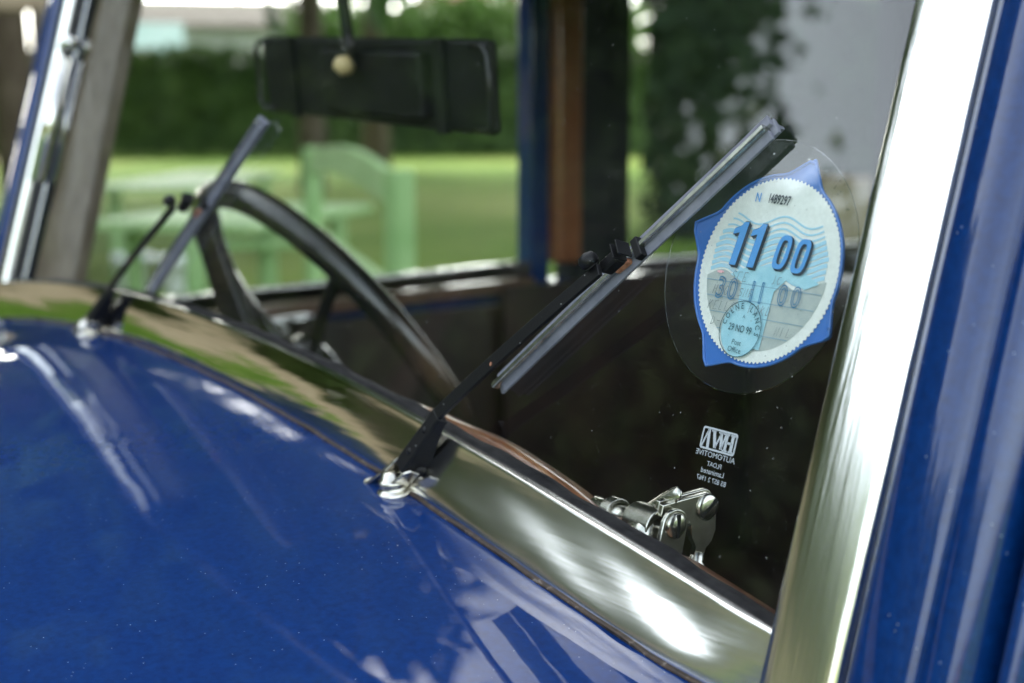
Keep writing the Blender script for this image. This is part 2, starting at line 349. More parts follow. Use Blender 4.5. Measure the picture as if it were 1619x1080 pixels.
def leaf_cards(centers, size, seed=1, per=1, spread=0):
    r = np.random.default_rng(seed); c = np.repeat(np.asarray(centers, float), per, axis=0); n = len(c)
    if spread: c = c + r.normal(size=(n, 3)) * spread
    a = r.normal(size=(n, 3)); a /= np.linalg.norm(a, axis=1)[:, None]; b = r.normal(size=(n, 3)); b -= a * (a * b).sum(1)[:, None]; b /= np.linalg.norm(b, axis=1)[:, None]
    s = size * r.uniform(.6, 1.3, (n, 1)); t = np.cross(a, b) * .25 * s
    v = np.stack([c - a * s, c - b * s * .55 + t, c + a * s, c + b * s * .55 + t], 1).reshape(-1, 3)
    return v, [(4 * i, 4 * i + 1, 4 * i + 2, 4 * i + 3) for i in range(n)]
def crown_points(n, rad, seed, clumps=40, clump_r=.35, hollow=.35):
    r = np.random.default_rng(seed)
    d = r.normal(size=(clumps, 3)); d /= np.linalg.norm(d, axis=1)[:, None]
    cc = d * (r.uniform(hollow, 1, (clumps, 1)) ** .6) * np.asarray(rad)
    k = r.integers(0, clumps, n)
    return cc[k] + r.normal(size=(n, 3)) * clump_r * np.asarray(rad).mean() * .55
def make_tree(name, label, cat, trunk_h, trunk_r, rad, cz, n, leaf, material, seed, group=None, clumps=40, clump_r=.35, limbs=6):
    t = empty(name, (0, 0, 0), label, cat, group)
    rr = random.Random(seed); g = G()
    top = cz + rad[2] * .5
    g.tube([(0, 0, -.1), (rr.uniform(-.06, .06), rr.uniform(-.06, .06), trunk_h * .5), (rr.uniform(-.1, .1), 0, trunk_h), (0, rr.uniform(-.1, .1), top)], [trunk_r * 1.25, trunk_r, trunk_r * .8, trunk_r * .2], 8)
    for i in range(limbs):
        a = rr.uniform(0, 6.28); z0 = trunk_h * rr.uniform(.8, 1.0) + (top - trunk_h) * rr.uniform(0, .6)
        e = Vector((math.cos(a) * rad[0] * .75, math.sin(a) * rad[1] * .75, z0 + rad[2] * rr.uniform(.1, .5)))
        g.tube([(0, 0, z0), (e.x * .5, e.y * .5, z0 + (e.z - z0) * .35), e], [trunk_r * .45, trunk_r * .3, trunk_r * .08], 6)
    g.go('trunk', M['bark'], t, smooth=True)
    p = crown_points(n, rad, seed, clumps, clump_r); p[:, 2] += cz; p = p[p[:, 2] > .05]
    v, f = leaf_cards(p, leaf, seed)
    link('crown', v, f, material, t)
    return t

# hedge beyond the lawn
h0, h1 = beyond(bearing(60), 41), beyond(bearing(1000), 41)
hedge = empty('hedge', (h0 + h1) / 2, 'long clipped dark green hedge across the far edge of the lawn', 'hedge')
hd = (h1 - h0); hl = hd.length + 14; hd.normalize(); hn = Vector((-hd.y, hd.x, 0))
HR = Matrix((hd, hn, Vector((0, 0, 1)))).transposed()
g = G().box((0, 0, 1.2), (hl, 1.3, 2.3), HR); g.go('core', M['leaf_dark'], hedge)
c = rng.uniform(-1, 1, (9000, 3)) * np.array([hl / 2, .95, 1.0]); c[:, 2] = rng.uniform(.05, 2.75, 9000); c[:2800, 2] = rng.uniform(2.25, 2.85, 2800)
c = c @ np.array(HR.transposed())
v, f = leaf_cards(c[2800:], .2, 3); link('foliage', v, f, M['leaf_dark'], hedge)
v, f = leaf_cards(c[:2800], .2, 5); link('skylit_top', v, f, M['leaf_mid'], hedge)  # lighter leaf colour along the top paints in the sky light there

# nearer dark hedge and low wall, seen through the rear side window
a0, a1 = beyond(bearing(1022), 14.5), beyond(bearing(1560), 14.5); dk = empty('dark_hedge', (a0 + a1) / 2, 'tall dark hedge seen through the rear side window', 'hedge')
d2 = a1 - a0; l2 = d2.length; d2.normalize(); n2 = Vector((-d2.y, d2.x, 0)); R2 = Matrix((d2, n2, Vector((0, 0, 1)))).transposed()
G().box((0, 0, 1.55), (l2 - .3, .8, 3.0), R2).go('core', M['leaf_yew'], dk)
c = rng.uniform(-1, 1, (4000, 3)) * np.array([l2 / 2, .6, 1.0]); c[:, 2] = rng.uniform(.05, 3.3, 4000); c = c @ np.array(R2.transposed())
v, f = leaf_cards(c, .14, 4); link('foliage', v, f, M['leaf_yew'], dk)
a0, a1 = beyond(bearing(1288), 13.6), beyond(bearing(1520), 13.6); d2 = (a1 - a0)
lw = empty('low_wall', a0, 'low tan garden wall in front of the tall dark hedge', 'wall')
G().beam((0, 0, .3), d2 + Vector((0, 0, .3)), .22, .6).go('wall_body', M['tan'], lw); G().beam(d2.normalized() * -.03 + Vector((0, 0, .62)), d2 + Vector((0, 0, .62)), .28, .05).go('coping', M['timber_tan'], lw)

# trees beyond the hedge
bt = make_tree('bright_tree', 'fresh green tree behind the hedge, nearest the red roof', 'tree', 1.6, .12, (1.7, 1.7, 1.5), 3.3, 1800, .2, M['leaf_bright'], 11, 'fresh green trees behind the hedge')
bt.location = beyond(bearing(840), 47)
for k, (px, dd, s, lab) in enumerate([(545, 47, .95, 'fresh green tree just beyond the grey brown roofline, above the mirror'), (615, 50, 1.0, 'fresh green tree behind the mirror stalk'), (690, 48, 1.02, 'fresh green tree below the near end of the red roof'), (765, 50, 1.05, 'fresh green tree below the far end of the red roof'), (930, 47, 1.1, 'fresh green tree hidden behind the door pillar')]):
    copy_tree(bt, beyond(bearing(px), dd), k * 1.3, s, lab)

def house(name, label, a, b, depth, eave, ridge, wall_m, roof_m, windows=4):
    a, b = Vector(a), Vector(b); d = b - a; l = d.length; d.normalize(); n = Vector((-d.y, d.x, 0))
    if n.dot(a - CAM) < 0: n = -n
    t = empty(name, (a + b) / 2, label, name.split('_')[-1]); c0 = t.location
    def q(s, e, z): return a - c0 + d * s + n * e + Vector((0, 0, z))
    g = G(); g.add([q(0, 0, 0), q(l, 0, 0), q(l, depth, 0), q(0, depth, 0), q(0, 0, eave), q(l, 0, eave), q(l, depth, eave), q(0, depth, eave), q(0, depth / 2, ridge), q(l, depth / 2, ridge)],
        [(0, 1, 5, 4), (1, 2, 6, 9, 5), (2, 3, 7, 6), (3, 0, 4, 8, 7)]); g.go('wall', wall_m, t)
    g = G(); o = .35
    g.add([q(-o, -o, eave - .15), q(l + o, -o, eave - .15), q(l + o, depth / 2, ridge + .05), q(-o, depth / 2, ridge + .05), q(l + o, depth + o, eave - .15), q(-o, depth + o, eave - .15)], [(0, 1, 2, 3), (3, 2, 4, 5)])
    g.go('roof', roof_m, t, solid=.14)
    for i in range(windows):
        s = l * (i + .5) / windows
        g = G(); g.prism([q(s - .5, -.05, eave * .35), q(s + .5, -.05, eave * .35), q(s + .5, -.05, eave * .75), q(s - .5, -.05, eave * .75)], n * .08); fr = g.go('window', M['render_pale'], t)
        g = G(); g.prism([q(s - .42, -.07, eave * .39), q(s + .42, -.07, eave * .39), q(s + .42, -.07, eave * .71), q(s - .42, -.07, eave * .71)], n * .015); g.go('pane', M['pane'], fr)
    return t
house('long_building', 'long low building with a grey brown roof beyond the hedge', beyond(bearing(120), 58), beyond(bearing(520), 58), 5, 4.55, 5.5, M['render_pale'], M['roof_grey'], 6)
house('garden_shed', 'small shed with a mint green roof above the hedge', beyond(bearing(186), 47), beyond(bearing(292), 47), 2.5, 3.05, 3.9, M['barn'], M['mint'], 1)
house('roofed_house', 'house with a red brown tiled roof beyond the fresh green trees', beyond(bearing(672), 72), beyond(bearing(858), 72), 7, 5.6, 7.6, M['render_pale'], M['tile_red'], 3)

# timber shelter outside the far pillar
sp = beyond(bearing(40), 11)
sh = empty('timber_shelter', sp, 'weathered timber shelter with a tan beam left of the far windscreen pillar', 'shelter')
bd = bearing(40); bn = Vector((-bd.y, bd.x, 0))
for s in (-.3, 2.6):
    g = G().beam(bn * s, bn * s + Vector((0, 0, 2.0)), .25, .25); g.go('post', M['timber'], sh, bevel=.01)
    g = G().beam(bn * s + bd * 2, bn * s + bd * 2 + Vector((0, 0, 2.0)), .2, .2); g.go('post', M['timber'], sh, bevel=.01)
g = G().beam(bn * -.35 + Vector((0, 0, 2.13)), bn * 3.2 + Vector((0, 0, 2.13)), .3, .34); g.go('beam', M['timber_tan'], sh, bevel=.01)
g = G().box(bd * 1.0 + bn * 1.4 + Vector((0, 0, 2.36)), (3.9, 2.6, .08), Matrix((bn, bd, Vector((0, 0, 1)))).transposed()); g.go('roof', M['roof_grey'], sh)
g = G().lathe(beyond(bearing(8), 9.5), (0, 0, 1), [(.19, 0), (.19, .03), (.24, .42), (.26, .43), (.26, .46), (.2, .46), (.17, .1)], 20)
tag(g.go('flower_tub', M['white_glaze'], smooth=True), 'pale round tub on the grass by the timber shelter', 'tub')

# pale green garden bench and table, white pots
def bench(p0, p1, hb, label):
    p0, p1 = Vector(p0), Vector(p1); d = p1 - p0; l = d.length; d.normalize(); n = Vector((d.y, -d.x, 0))
    if n.dot(CAM - p0) < 0: n = -n          # the seat is on the side of the viewer
    t = empty('garden_bench', (p0 + p1) / 2, label, 'bench'); c0 = t.location
    def q(s, e, z): return p0 - c0 + d * s + n * e + Vector((0, 0, z))
    for s in (0, l): G().beam(q(s, 0, 0), q(s, 0, hb), .07, .07).go('back_post', M['bench_green'], t, bevel=.006)
    for s in (0, l): G().beam(q(s, .55, 0), q(s, .55, .64), .07, .07).go('leg', M['bench_green'], t, bevel=.006)
    for s in (0, l): G().beam(q(s, -.02, .66), q(s, .6, .66), .08, .04).go('armrest', M['bench_green'], t, bevel=.006)
    # arched crest rail
    g = G(); k = 16; rings = []
    for i in range(k + 1):
        s = .035 + (l - .07) * i / k; a = .065 * (1 - (2 * i / k - 1) ** 2)
        rings.append([q(s, -.018, hb - .125 + a * .8), q(s, .018, hb - .125 + a * .8), q(s, .018, hb - .03 + a), q(s, -.018, hb - .03 + a)])
    g.loft(rings).go('crest_rail', M['bench_green'], t)
    G().beam(q(.035, 0, .70), q(l - .035, 0, .70), .035, .08).go('lower_rail', M['bench_green'], t)
    for i in range(5): G().beam(q(-.02, .06 + i * .115, .43), q(l + .02, .06 + i * .115, .43), .09, .025).go('seat_plank', M['bench_green'], t)
    return t
bench(beyond(bearing(500), 6.7), beyond(bearing(634), 4.25), 1.10, 'pale green wooden bench with an arched crest rail, seen through the driver side window')
def table(a, b, depth, z, label, nplank=5):
    a, b = Vector(a), Vector(b); d = b - a; l = d.length; d.normalize(); n = Vector((-d.y, d.x, 0))
    if n.dot(a - CAM) < 0: n = -n
    t = empty('garden_table', (a + b) / 2, label, 'table'); c0 = t.location
    def q(s, e, zz): return a - c0 + d * s + n * e + Vector((0, 0, zz))
    for i in range(nplank): G().beam(q(-.1, depth * (i + .5) / nplank, z), q(l + .1, depth * (i + .5) / nplank, z), depth / nplank - .012, .035).go('plank', M['bench_green'], t)
    for s in (.2, l - .2):
        for e in (.1, depth - .1): G().beam(q(s, e, 0), q(s, e, z - .02), .07, .07).go('leg', M['bench_green'], t)
    return t
table(beyond(bearing(430), 6.6), beyond(bearing(585), 7.8), .9, .74, 'pale green slatted garden table beside the arched bench')
table(beyond(bearing(330), 10.2), beyond(bearing(450), 12.6), .8, .72, 'pale green slatted garden table farther out on the lawn')
for px, dd, lab in ((216, 10.4, 'white glazed flowerpot on the lawn, left of the far wiper blade'), (287, 10.2, 'white glazed flowerpot on the lawn, right of the far wiper blade')):
    g = G().lathe(beyond(bearing(px), dd), (0, 0, 1), [(.09, 0), (.10, .02), (.13, .21), (.145, .21), (.145, .26), (.12, .26), (.10, .08)], 18)
    tag(g.go('flowerpot', M['white_glaze'], smooth=True), lab, 'flowerpot', 'white flowerpots on the lawn')

# trees in front of the car (they show in the windscreen and in the metal rail)
tall = make_tree('tall_tree', 'tall leafy tree mirrored in the windscreen beside the tax disc', 'tree', 4.4, .16, (2.25, 2.25, 3.5), 8.2, 7500, .17, M['leaf_mid'], 21, None, 62, .27)
tall.location = polar(58.2, 17, .85)
spread = make_tree('spreading_tree', 'large spreading tree standing left of the far windscreen pillar', 'tree', 4.5, .2, (8, 8, 5.4), 8.9, 17000, .42, M['leaf_dark'], 41, None, 135, .2, 9)
spread.location = beyond(bearing(46), 18); spread.scale = (1, 1, 1.3)
copy_tree(spread, beyond(bearing(600), 31), 2.1, (1.2, 1.2, 1.75), 'large spreading tree beyond the bench, its trunk hidden by the mirror stalk')
airy = make_tree('airy_tree', 'open crowned tree on the far side of the bonnet, mirrored in the blue paint', 'tree', 4.5, .2, (7, 7, 4.4), 7.9, 7000, .36, M['leaf_dark'], 61, None, 80, .17, 9)
airy.location = polar(82, 17, .85)
copy_tree(spread, beyond(bearing(500), 22), 4.0, (.85, .85, 1.5), 'large spreading tree beyond the bench, its trunk hidden by the mirror')
dt = make_tree('dense_tree', 'dense dark tree standing directly behind the tall leafy tree', 'tree', .9, .16, (2.0, 1.8, 2.2), 2.5, 3600, .22, M['leaf_row'], 31, 'dense trees across the lawn in front of the car', 60, .4)
dt.location = polar(55, 28, .85); dt.scale = (1.7, 1.7, 2.0)
pt = make_tree('pale_tree', 'light green tree in the lower row across the lawn, ahead of the near pillar', 'tree', 1.0, .14, (2.0, 1.9, 1.8), 2.2, 3000, .22, M['leaf_pale'], 51, 'light green trees in the lower row across the lawn', 50, .42)
pt.location = polar(30, 24, .85); pt.scale = (1.45, 1.45, 1.45)
_o = ['first', 'second', 'third', 'fourth', 'fifth', 'sixth', 'seventh', 'eighth', 'ninth']
PALE = ['light green tree of the lower row, %s counted from the dense dark row' % _o[q] for q in (0, 2, 3, 4, 5, 6, 7, 8)]
pt['label'] = 'light green tree of the lower row, second counted from the dense dark row'
for k, (a, dd, s) in enumerate([(36, 25, 1.45), (24, 25, 1.4), (17, 24, 1.5), (10, 25, 1.4), (3, 24, 1.45), (-5, 25, 1.5), (-13, 24, 1.45), (-22, 25, 1.5)]):
    copy_tree(pt, polar(a, dd, .85), k * 1.7, s, PALE[k])
for k, (a, dd, s) in enumerate([(41.5, 28.5, (1.7, 1.7, 2.05)), (48, 28, (1.7, 1.7, 2.1)), (62, 28, (1.7, 1.7, 2.2)), (69, 28.5, (1.75, 1.75, 2.15)), (76, 28, (1.7, 1.7, 2.05)), (83, 28.5, (1.7, 1.7, 2.1)), (90, 29, (1.8, 1.8, 2.0))]):
    copy_tree(dt, polar(a, dd, .85), k * 1.1, s, ['dense dark tree at the near end of its row, next to the light green trees', 'dense dark tree between the end tree and the tall leafy tree', 'first dense dark tree beyond the tall leafy tree', 'second dense dark tree beyond the tall leafy tree', 'third dense dark tree beyond the tall leafy tree', 'fourth dense dark tree beyond the tall leafy tree', 'dense dark tree at the far end of its row'][k])

# ================================================================== the car
car = empty('vintage_car', (0, 0, 0), 'dark blue vintage saloon car with polished metal windscreen frame', 'car')

# bonnet and scuttle
NX, NY = 60, 44
xs = np.linspace(-.598, .598, NX + 1); sv = (np.linspace(0, 1, NY + 1) ** 1.7) * 1.2
def zc(x):
    xx = min(max(x, -.50), .50); p = W(xx, uc(xx) - .0009, .0084 + rail_grow(xx)); z = p.z
    e = max(0, abs(x) - .49) / .11
    return z - (1 - math.sqrt(max(0, 1 - min(e, 1) ** 2 * .92))) * .085, p.y
def bonnet_pt(x, s):
    z, y = zc(x); t_ = min(1, s / .9); k = 1 - .50 * t_ * t_ * (3 - 2 * t_)
    zz = z - .062 * s - .05 * s * s - .30 * max(0, s - .36) ** 2 - .75 * max(0, -x - .18) ** 2 * min(1, s / .14)
    return Vector((x * k, y - s, zz))
v = [bonnet_pt(x, s) for s in sv for x in xs]; f = [(j * (NX + 1) + i, j * (NX + 1) + i + 1, (j + 1) * (NX + 1) + i + 1, (j + 1) * (NX + 1) + i) for j in range(NY) for i in range(NX)]
bon = link('bonnet', v, f, M['paint'], car, smooth=True); fix(bon)
if bon.data.polygons[0].normal.z < 0:
    bon.data.flip_normals()
# bonnet sides and nose
for sgn in (-1, 1):
    top = [bonnet_pt(sgn * .598, s) for s in sv[::4]]
    rings = [[p, Vector((p.x * 1.01, p.y, p.z - .12)), Vector((p.x * .98, p.y, .55))] for p in top]
    G().loft(rings, False, False).go('bonnet_side', M['paint'], car, smooth=True)
rg = [bonnet_pt(x, 1.2) for x in xs[::4]]
g = G(); g.loft([rg, [Vector((p.x, p.y - .05, p.z - .05)) for p in rg], [Vector((p.x, p.y - .03, .5)) for p in rg]], False, False).go('radiator_shell', M['chrome'], car, smooth=True)

# bottom rail of the windscreen frame, seal, seam
prof = [(.02, .003), (.012, .0105), (.003, .0118), (-.008, .0125), (-.022, .0128), (-.06, .0127), (-.2, .01264), (-.3, .0125), (-.40, .0123), (-.50, .0120), (-.6, .0116), (-.70, .0112), (-.78, .0108), (-.85, .0104), (-.92, .0100), (-.97, .0094), (-1.0, .0084), (-1.02, .0)]
xr = np.linspace(-.545, .522, 110)
def rail_pt(x, a, o):
    if -1.01 < a < 0:
        n_ = near_f(x); b_ = min(1, max(0, (-a - .15) / .8)); o += n_ * .0056 * b_ * b_ * (3 - 2 * b_) + mid_f(x) * .0026 * a * a
        o += (.00035 * math.sin(x * 19 + a * 2.6) + n_ * (.0005 * math.sin(x * 34 - a * 3.4) + .00022 * math.sin(x * 71 + a * 9))) * math.sin(math.pi * min(1, -a)) ** .5
    if x > .495: o -= min(1, (x - .495) / .02) * .0028
    return W(x, ug(x) + a * (ug(x) - uc(x)), o)
G().loft([[rail_pt(x, a, o) for a, o in prof] for x in xr], False, False).go('windscreen_rail', M['rail_metal'], car, smooth=True)
xr2 = np.linspace(-.516, .516, 150)
def wob(x): return .0005 * math.sin(x * 61) + .0004 * math.sin(x * 143 + 1)
G().loft([[W(x, ug(x) + .0036 + wob(x), .0005), W(x, ug(x) + .0034 + wob(x), .0030), W(x, ug(x) + .0022, .0062), W(x, ug(x) + .0008, .0070), W(x, ug(x) - .0012, .0068), W(x, ug(x) - .0012, .003)] for x in xr2], False, False).go('windscreen_seal', M['rubber'], car, smooth=True)
G().loft([[W(x, uc(x) + .0006, .0085 + rail_grow(x)), W(x, uc(x) + .0001, .0098 + wob(x) + rail_grow(x)), W(x, uc(x) - .0007 + wob(x), .0100 + rail_grow(x)), W(x, uc(x) - .0014, .0094 + rail_grow(x)), W(x, uc(x) - .003, .005)] for x in np.linspace(-.545, .545, 240)], False, False).go('rail_seam', M['seam'], car, smooth=True)

# glass (a slab 5 mm thick)
NXg = 40; gx = np.linspace(-.516, .516, NXg + 1); UT = .405
for nm in ('windscreen_glass',):
    fv = [W(x, ug(x) - .006, 0) for x in gx] + [W(x, UT, 0) for x in gx]; bv = [W(x, ug(x) - .006, -.005) for x in gx] + [W(x, UT, -.005) for x in gx]
    n = NXg + 1; ff = [(i, i + 1, n + i + 1, n + i) for i in range(NXg)]; o2 = 2 * n
    fb = [(o2 + i + 1, o2 + i, o2 + n + i, o2 + n + i + 1) for i in range(NXg)]
    gl = link(nm, fv + bv, ff + fb, M['glass'], car)
    if gl.data.polygons[0].normal.dot(NV) < 0: gl.data.flip_normals()

# side members of the frame and the blue pillars
sprof = [(-.0010, .0005), (-.0009, .0085), (-.0004, .0100), (.0008, .0107), (.006, .0107), (.012, .0104), (.018, .0098), (.024, .0091), (.0275, .0081), (.0300, .0066), (.0315, .0045), (.032, .001)]
for sg in (1, -1):
    us = np.linspace(-.045, UT, 30)
    G().loft([[W(sg * (.516 + a), u, o + .0006 * math.sin(u * 24) * (1 if .001 < a < .026 else 0)) for a, o in sprof] for u in us], False, False).go('windscreen_side', M['brushed'], car, smooth=True)
    pp = [(.5482, -.004), (.5485, .004), (.5515, .0075), (.558, .0098), (.566, .0106), (.573, .0098), (.578, .0072), (.5795, .0052), (.5808, .0058), (.584, .0078), (.588, .0078), (.592, .0058), (.596, .0012), (.5985, -.006), (.600, -.018), (.600, -.05), (.57, -.05)]
    us = np.linspace(-.09, UT + .02, 26)
    G().loft([[W(sg * (a + .0008 * max(0, .13 - u) / .1), u, o) for a, o in pp] for u in us], False, False).go('windscreen_pillar', M['paint'], car, smooth=True)
    # door: outer skin with rolled leading edge, below-window panel, frame, trim
    dr = bpy.data.objects.new('door', None); COL.objects.link(dr); dr.parent = car
    dp = [(.6040, -.06), (.6041, -.006), (.6056, .0002), (.608, .0005), (.612, -.005), (.615, -.016), (.6165, -.035), (.6175, -.06)]
    G().loft([[W(sg * (a + .0008 * max(0, .13 - u) / .1), u, o) for a, o in dp] for u in np.linspace(-.3, UT, 26)], False, False).go('door_edge', M['paint'], dr, smooth=True)
    g = G()
    g.add([(sg * .6175, .02, .45), (sg * .64, .92, .45), (sg * .635, .92, 1.045), (sg * .6175, .05, 1.045)], [(0, 1, 2, 3)]); g.go('door_skin', M['paint'], dr, solid=.02)
    g = G().box((sg * .592, .37, .80), (.012, .62, .47)); g.go('door_trim', M['leather'], dr, bevel=.004)
    g = G().beam((sg * .585, .07, 1.046), (sg * .587, .672, 1.060), .03, .016); g.go('door_cap', M['wood_dark'], dr, bevel=.003)
    g = G().beam((sg * .579, .085, 1.0665), (sg * .581, .668, 1.0795), .012, .020); g.go('sill_trim', M['chrome'], dr, bevel=.003)
    if sg < 0:
        g = G().tube([(-.565, .29, 1.043), (-.55, .292, 1.045), (-.548, .31, 1.046), (-.55, .335, 1.047), (-.548, .345, 1.047)], [.006, .005, .006, .006, .004], 10)
        g.tube([(-.565, .29, 1.033), (-.552, .300, 1.034), (-.55, .325, 1.035)], .005, 10); g.go('door_handle', M['chrome'], dr, smooth=True)
    # middle pillar: blue outside, brown wood inside, dark stuff behind
    G().beam((sg * .592, .682, 1.02), (sg * .592, .682, 1.46), .032, .030, Vector((0, 1, 0))).go('door_pillar', M['paint'], car, bevel=.004)
    G().beam((sg * .575, .716, 1.085), (sg * .575, .716, 1.46), .035, .040, Vector((0, 1, 0))).go('pillar_trim', M['wood'], car, bevel=.005)
    G().box((sg * .595, .78, 1.24), (.04, .09, .48)).go('quarter_panel', M['cloth_dark'], car)
    G().box((sg * .60, 1.31, .76), (.04, 1.2, .60)).go('rear_side', M['paint'], car)
    G().box((sg * .570, 1.27, .80), (.010, 1.30, .52)).go('rear_trim', M['leather'], car)
    G().box((sg * .60, 1.60, 1.26), (.04, .50, .42)).go('rear_quarter', M['cloth_dark'], car)
    G().box((sg * .582, 1.04, 1.470), (.05, 1.66, .06)).go('roof_rail', M['paint'], car, bevel=.01)
    G().beam((sg * .587, .83, 1.071), (sg * .587, 1.34, 1.073), .03, .016).go('rear_sill', M['chrome'], car, bevel=.003)
# inner posts beside the glass on the far side: pale trim, rubber, stay
G().loft([[W(-.478, u, -.012), W(-.442 - .06 * u, u, -.03), W(-.444 - .06 * u, u, -.045), W(-.50, u, -.045), W(-.50, u, -.012)] for u in np.linspace(.03, UT, 8)], True, True).go('inner_post', M['post_wood'], car, bevel=.003)
G().loft([[W(.505, u, -.02), W(.535, u, -.02), W(.535, u, -.05), W(.505, u, -.05)] for u in np.linspace(.0, UT, 8)], True, True).go('inner_post', M['cloth_dark'], car)
for sg in (-1,):
    G().loft([[W(sg * .516, u, -.0003), W(sg * .516, u, .004), W(sg * .503, u, .0035), W(sg * .501, u, .0004)] for u in np.linspace(.03, UT, 8)], False, False).go('side_seal', M['rubber'], car)
st = G().tube([W(-.497, .135, .006), W(-.497, .255, .006)], .0055, 12).go('windscreen_stay', M['chrome'], car, smooth=True)
G().lathe(W(-.494, .270, .006), NV, [(.0, .008), (.005, .006), (.007, .0), (.005, -.004)], 14).go('stay_knob', M['chrome'], st, smooth=True)

# roof, header, floor, rear
g = G(); rings = []
for y, z in ((.105, 1.475), (.12, 1.495), (.18, 1.520), (.5, 1.55), (1.1, 1.55), (1.6, 1.51), (1.82, 1.43), (1.88, 1.30)):
    rings.append([Vector((x, y, z - .03 * (x / .6) ** 2 - .05 * max(0, abs(x) - .52) / .09)) for x in np.linspace(-.612, .612, 21)])
g.loft(rings, False, False).go('roof', M['paint'], car, smooth=True, solid=.012)
G().box((0, 1.0, 1.500), (1.13, 1.7, .012)).go('headlining', M['cloth_dark'], car)
G().loft([[W(x, UT - .012, .006), W(x, UT, .012), W(x, UT + .03, .010), W(x, UT + .035, -.03), W(x, UT - .012, -.03)] for x in np.linspace(-.6, .6, 20)], True, True).go('header_rail', M['paint'], car, bevel=.003)
G().box((0, .9, .34), (1.2, 2.0, .04)).go('floor_pan', M['carpet'], car)
G().box((0, 1.86, .86), (1.2, .04, 1.0)).go('rear_panel', M['cloth_dark'], car)
G().box((0, .02, .70), (1.15, .03, .68)).go('bulkhead', M['carpet'], car)
for sx in (-.29, .29):
    s = G().box((sx, .78, .60), (.46, .48, .16)).go('seat', M['leather'], car, bevel=.03)
    G().box((sx, 1.04, .84), (.46, .13, .44)).go('backrest', M['leather'], s, bevel=.04)
s = G().box((0, 1.52, .62), (1.1, .45, .18)).go('rear_seat', M['leather'], car, bevel=.03)
G().box((0, 1.76, .86), (1.1, .14, .40)).go('backrest', M['leather'], s, bevel=.04)

# wooden capping behind the glass and the dashboard
def cap_top(x): return ug(x) + .0010 + -.0006 * (x > .4) + np.interp(x, [-.5, .10, .18, .229, .249, .274, .298, .327, .354, .370, .40, .425, .435, .452, .472, .487, .508], [-.004, -.004, -.002, .0012, .0016, .0034, .0039, .0027, .0009, -.0012, -.0035, -.0026, -.0011, -.0013, -.0016, -.0018, -.0025])
xw = np.linspace(-.50, .508, 120)
G().loft([[W(x, ug(x) - .012, -.0075), W(x, cap_top(x) - .0025, -.0075), W(x, cap_top(x) - .0006, -.0092), W(x, cap_top(x), -.0120), W(x, cap_top(x) - .001, -.022), W(x, ug(x) - .012, -.024)] for x in xw], True, True).go('screen_capping', M['wood_worn'], car, smooth=True)
G().loft([[W(x, ug(x) - .014, -.02), W(x, ug(x) - .016, -.06), W(x, ug(x) - .035, -.075), W(x, ug(x) - .16, -.075), W(x, ug(x) - .16, -.02)] for x in np.linspace(-.53, .53, 20)], True, True).go('dashboard', M['cloth_dark'], car)

# steering wheel
wc = Vector((-.237, .21, 1.067)); wn_ = Vector((.017, math.cos(.61), math.sin(.61))).normalized(); e1 = wn_.cross(Vector((0, 0, 1))).normalized(); e2 = e1.cross(wn_); wr = .173
sw = bpy.data.objects.new('steering_wheel', None); COL.objects.link(sw); sw.parent = car
G().tube([wc + (e1 * math.cos(a) + e2 * math.sin(a)) * wr for a in np.linspace(0, 2 * math.pi, 64, endpoint=False)], .0125, 14, closed=True).go('rim', M['wheel_black'], sw, smooth=True)
for a in (R(40), R(140), R(220), R(320)):
    dvec = e1 * math.cos(a) + e2 * math.sin(a)
    G().tube([wc + dvec * .02 - wn_ * .03, wc + dvec * .09 - wn_ * .022, wc + dvec * wr], [.007, .006, .006], 8).go('spoke', M['wheel_black'], sw, smooth=True)
G().lathe(wc - wn_ * .04, wn_, [(.03, 0), (.035, .01), (.033, .022), (.02, .03)], 20).go('hub', M['wheel_black'], sw, smooth=True)
G().tube([wc - wn_ * .03, wc - wn_ * .45], .018, 12).go('column', M['wheel_black'], sw, smooth=True)
G().loft([[Vector((cx_ + dx, .13 + dy, zz)) for dx, dy in ((-hw_, 0), (hw_, 0), (hw_, .010), (-hw_, .010))] for zz, cx_, hw_ in ((1.06, -.262, .030), (1.092, -.279, .030), (1.13, -.31, .027), (1.165, -.338, .025), (1.19, -.342, .020))], True, True).go('column_shroud', M['wheel_black'], sw, bevel=.003)

# interior mirror with a clip-on panel
mr = bpy.data.objects.new('rear_view_mirror', None); COL.objects.link(mr); mr.parent = car
mc = Vector((-.094, .165, 1.3005)); mxd = Vector((.999, 0, -.045)).normalized(); mzd = Vector((.045, -.10, .99)).normalized(); myd = mzd.cross(mxd)
MR = Matrix((mxd, myd, mzd)).transposed()
G().box(mc, (.345, .010, .064), MR).go('mirror_back', M['mirror_back'], mr, bevel=.004)
G().box(mc - myd * .009 + mxd * .025, (.15, .012, .048), MR).go('mirror_case', M['mirror_back'], mr, bevel=.004)
for sx in (-.115, .115):
    G().box(mc + mxd * sx - myd * .0065, (.012, .006, .066), MR).go('strap', M['mirror_back'], mr, bevel=.001)
for sx in (-1, 1):
    p = [mc + mxd * sx * .155 + mzd * .028 - myd * .006, mc + mxd * sx * .172 + mzd * .028 - myd * .007, mc + mxd * sx * .177 + mzd * .022 - myd * .008, mc + mxd * sx * .177 - mzd * .022 - myd * .008, mc + mxd * sx * .172 - mzd * .028 - myd * .007, mc + mxd * sx * .155 - mzd * .028 - myd * .006]
    G().tube(p, .0022, 8).go('wire_clip', M['wire'], mr, smooth=True)
G().tube([(-.070, .115, 1.46), (-.074, .128, 1.40), (-.081, .142, 1.325), (-.083, .150, 1.312)], [.0055, .005, .0045, .004], 12).go('stalk', M['wire'], mr, smooth=True)
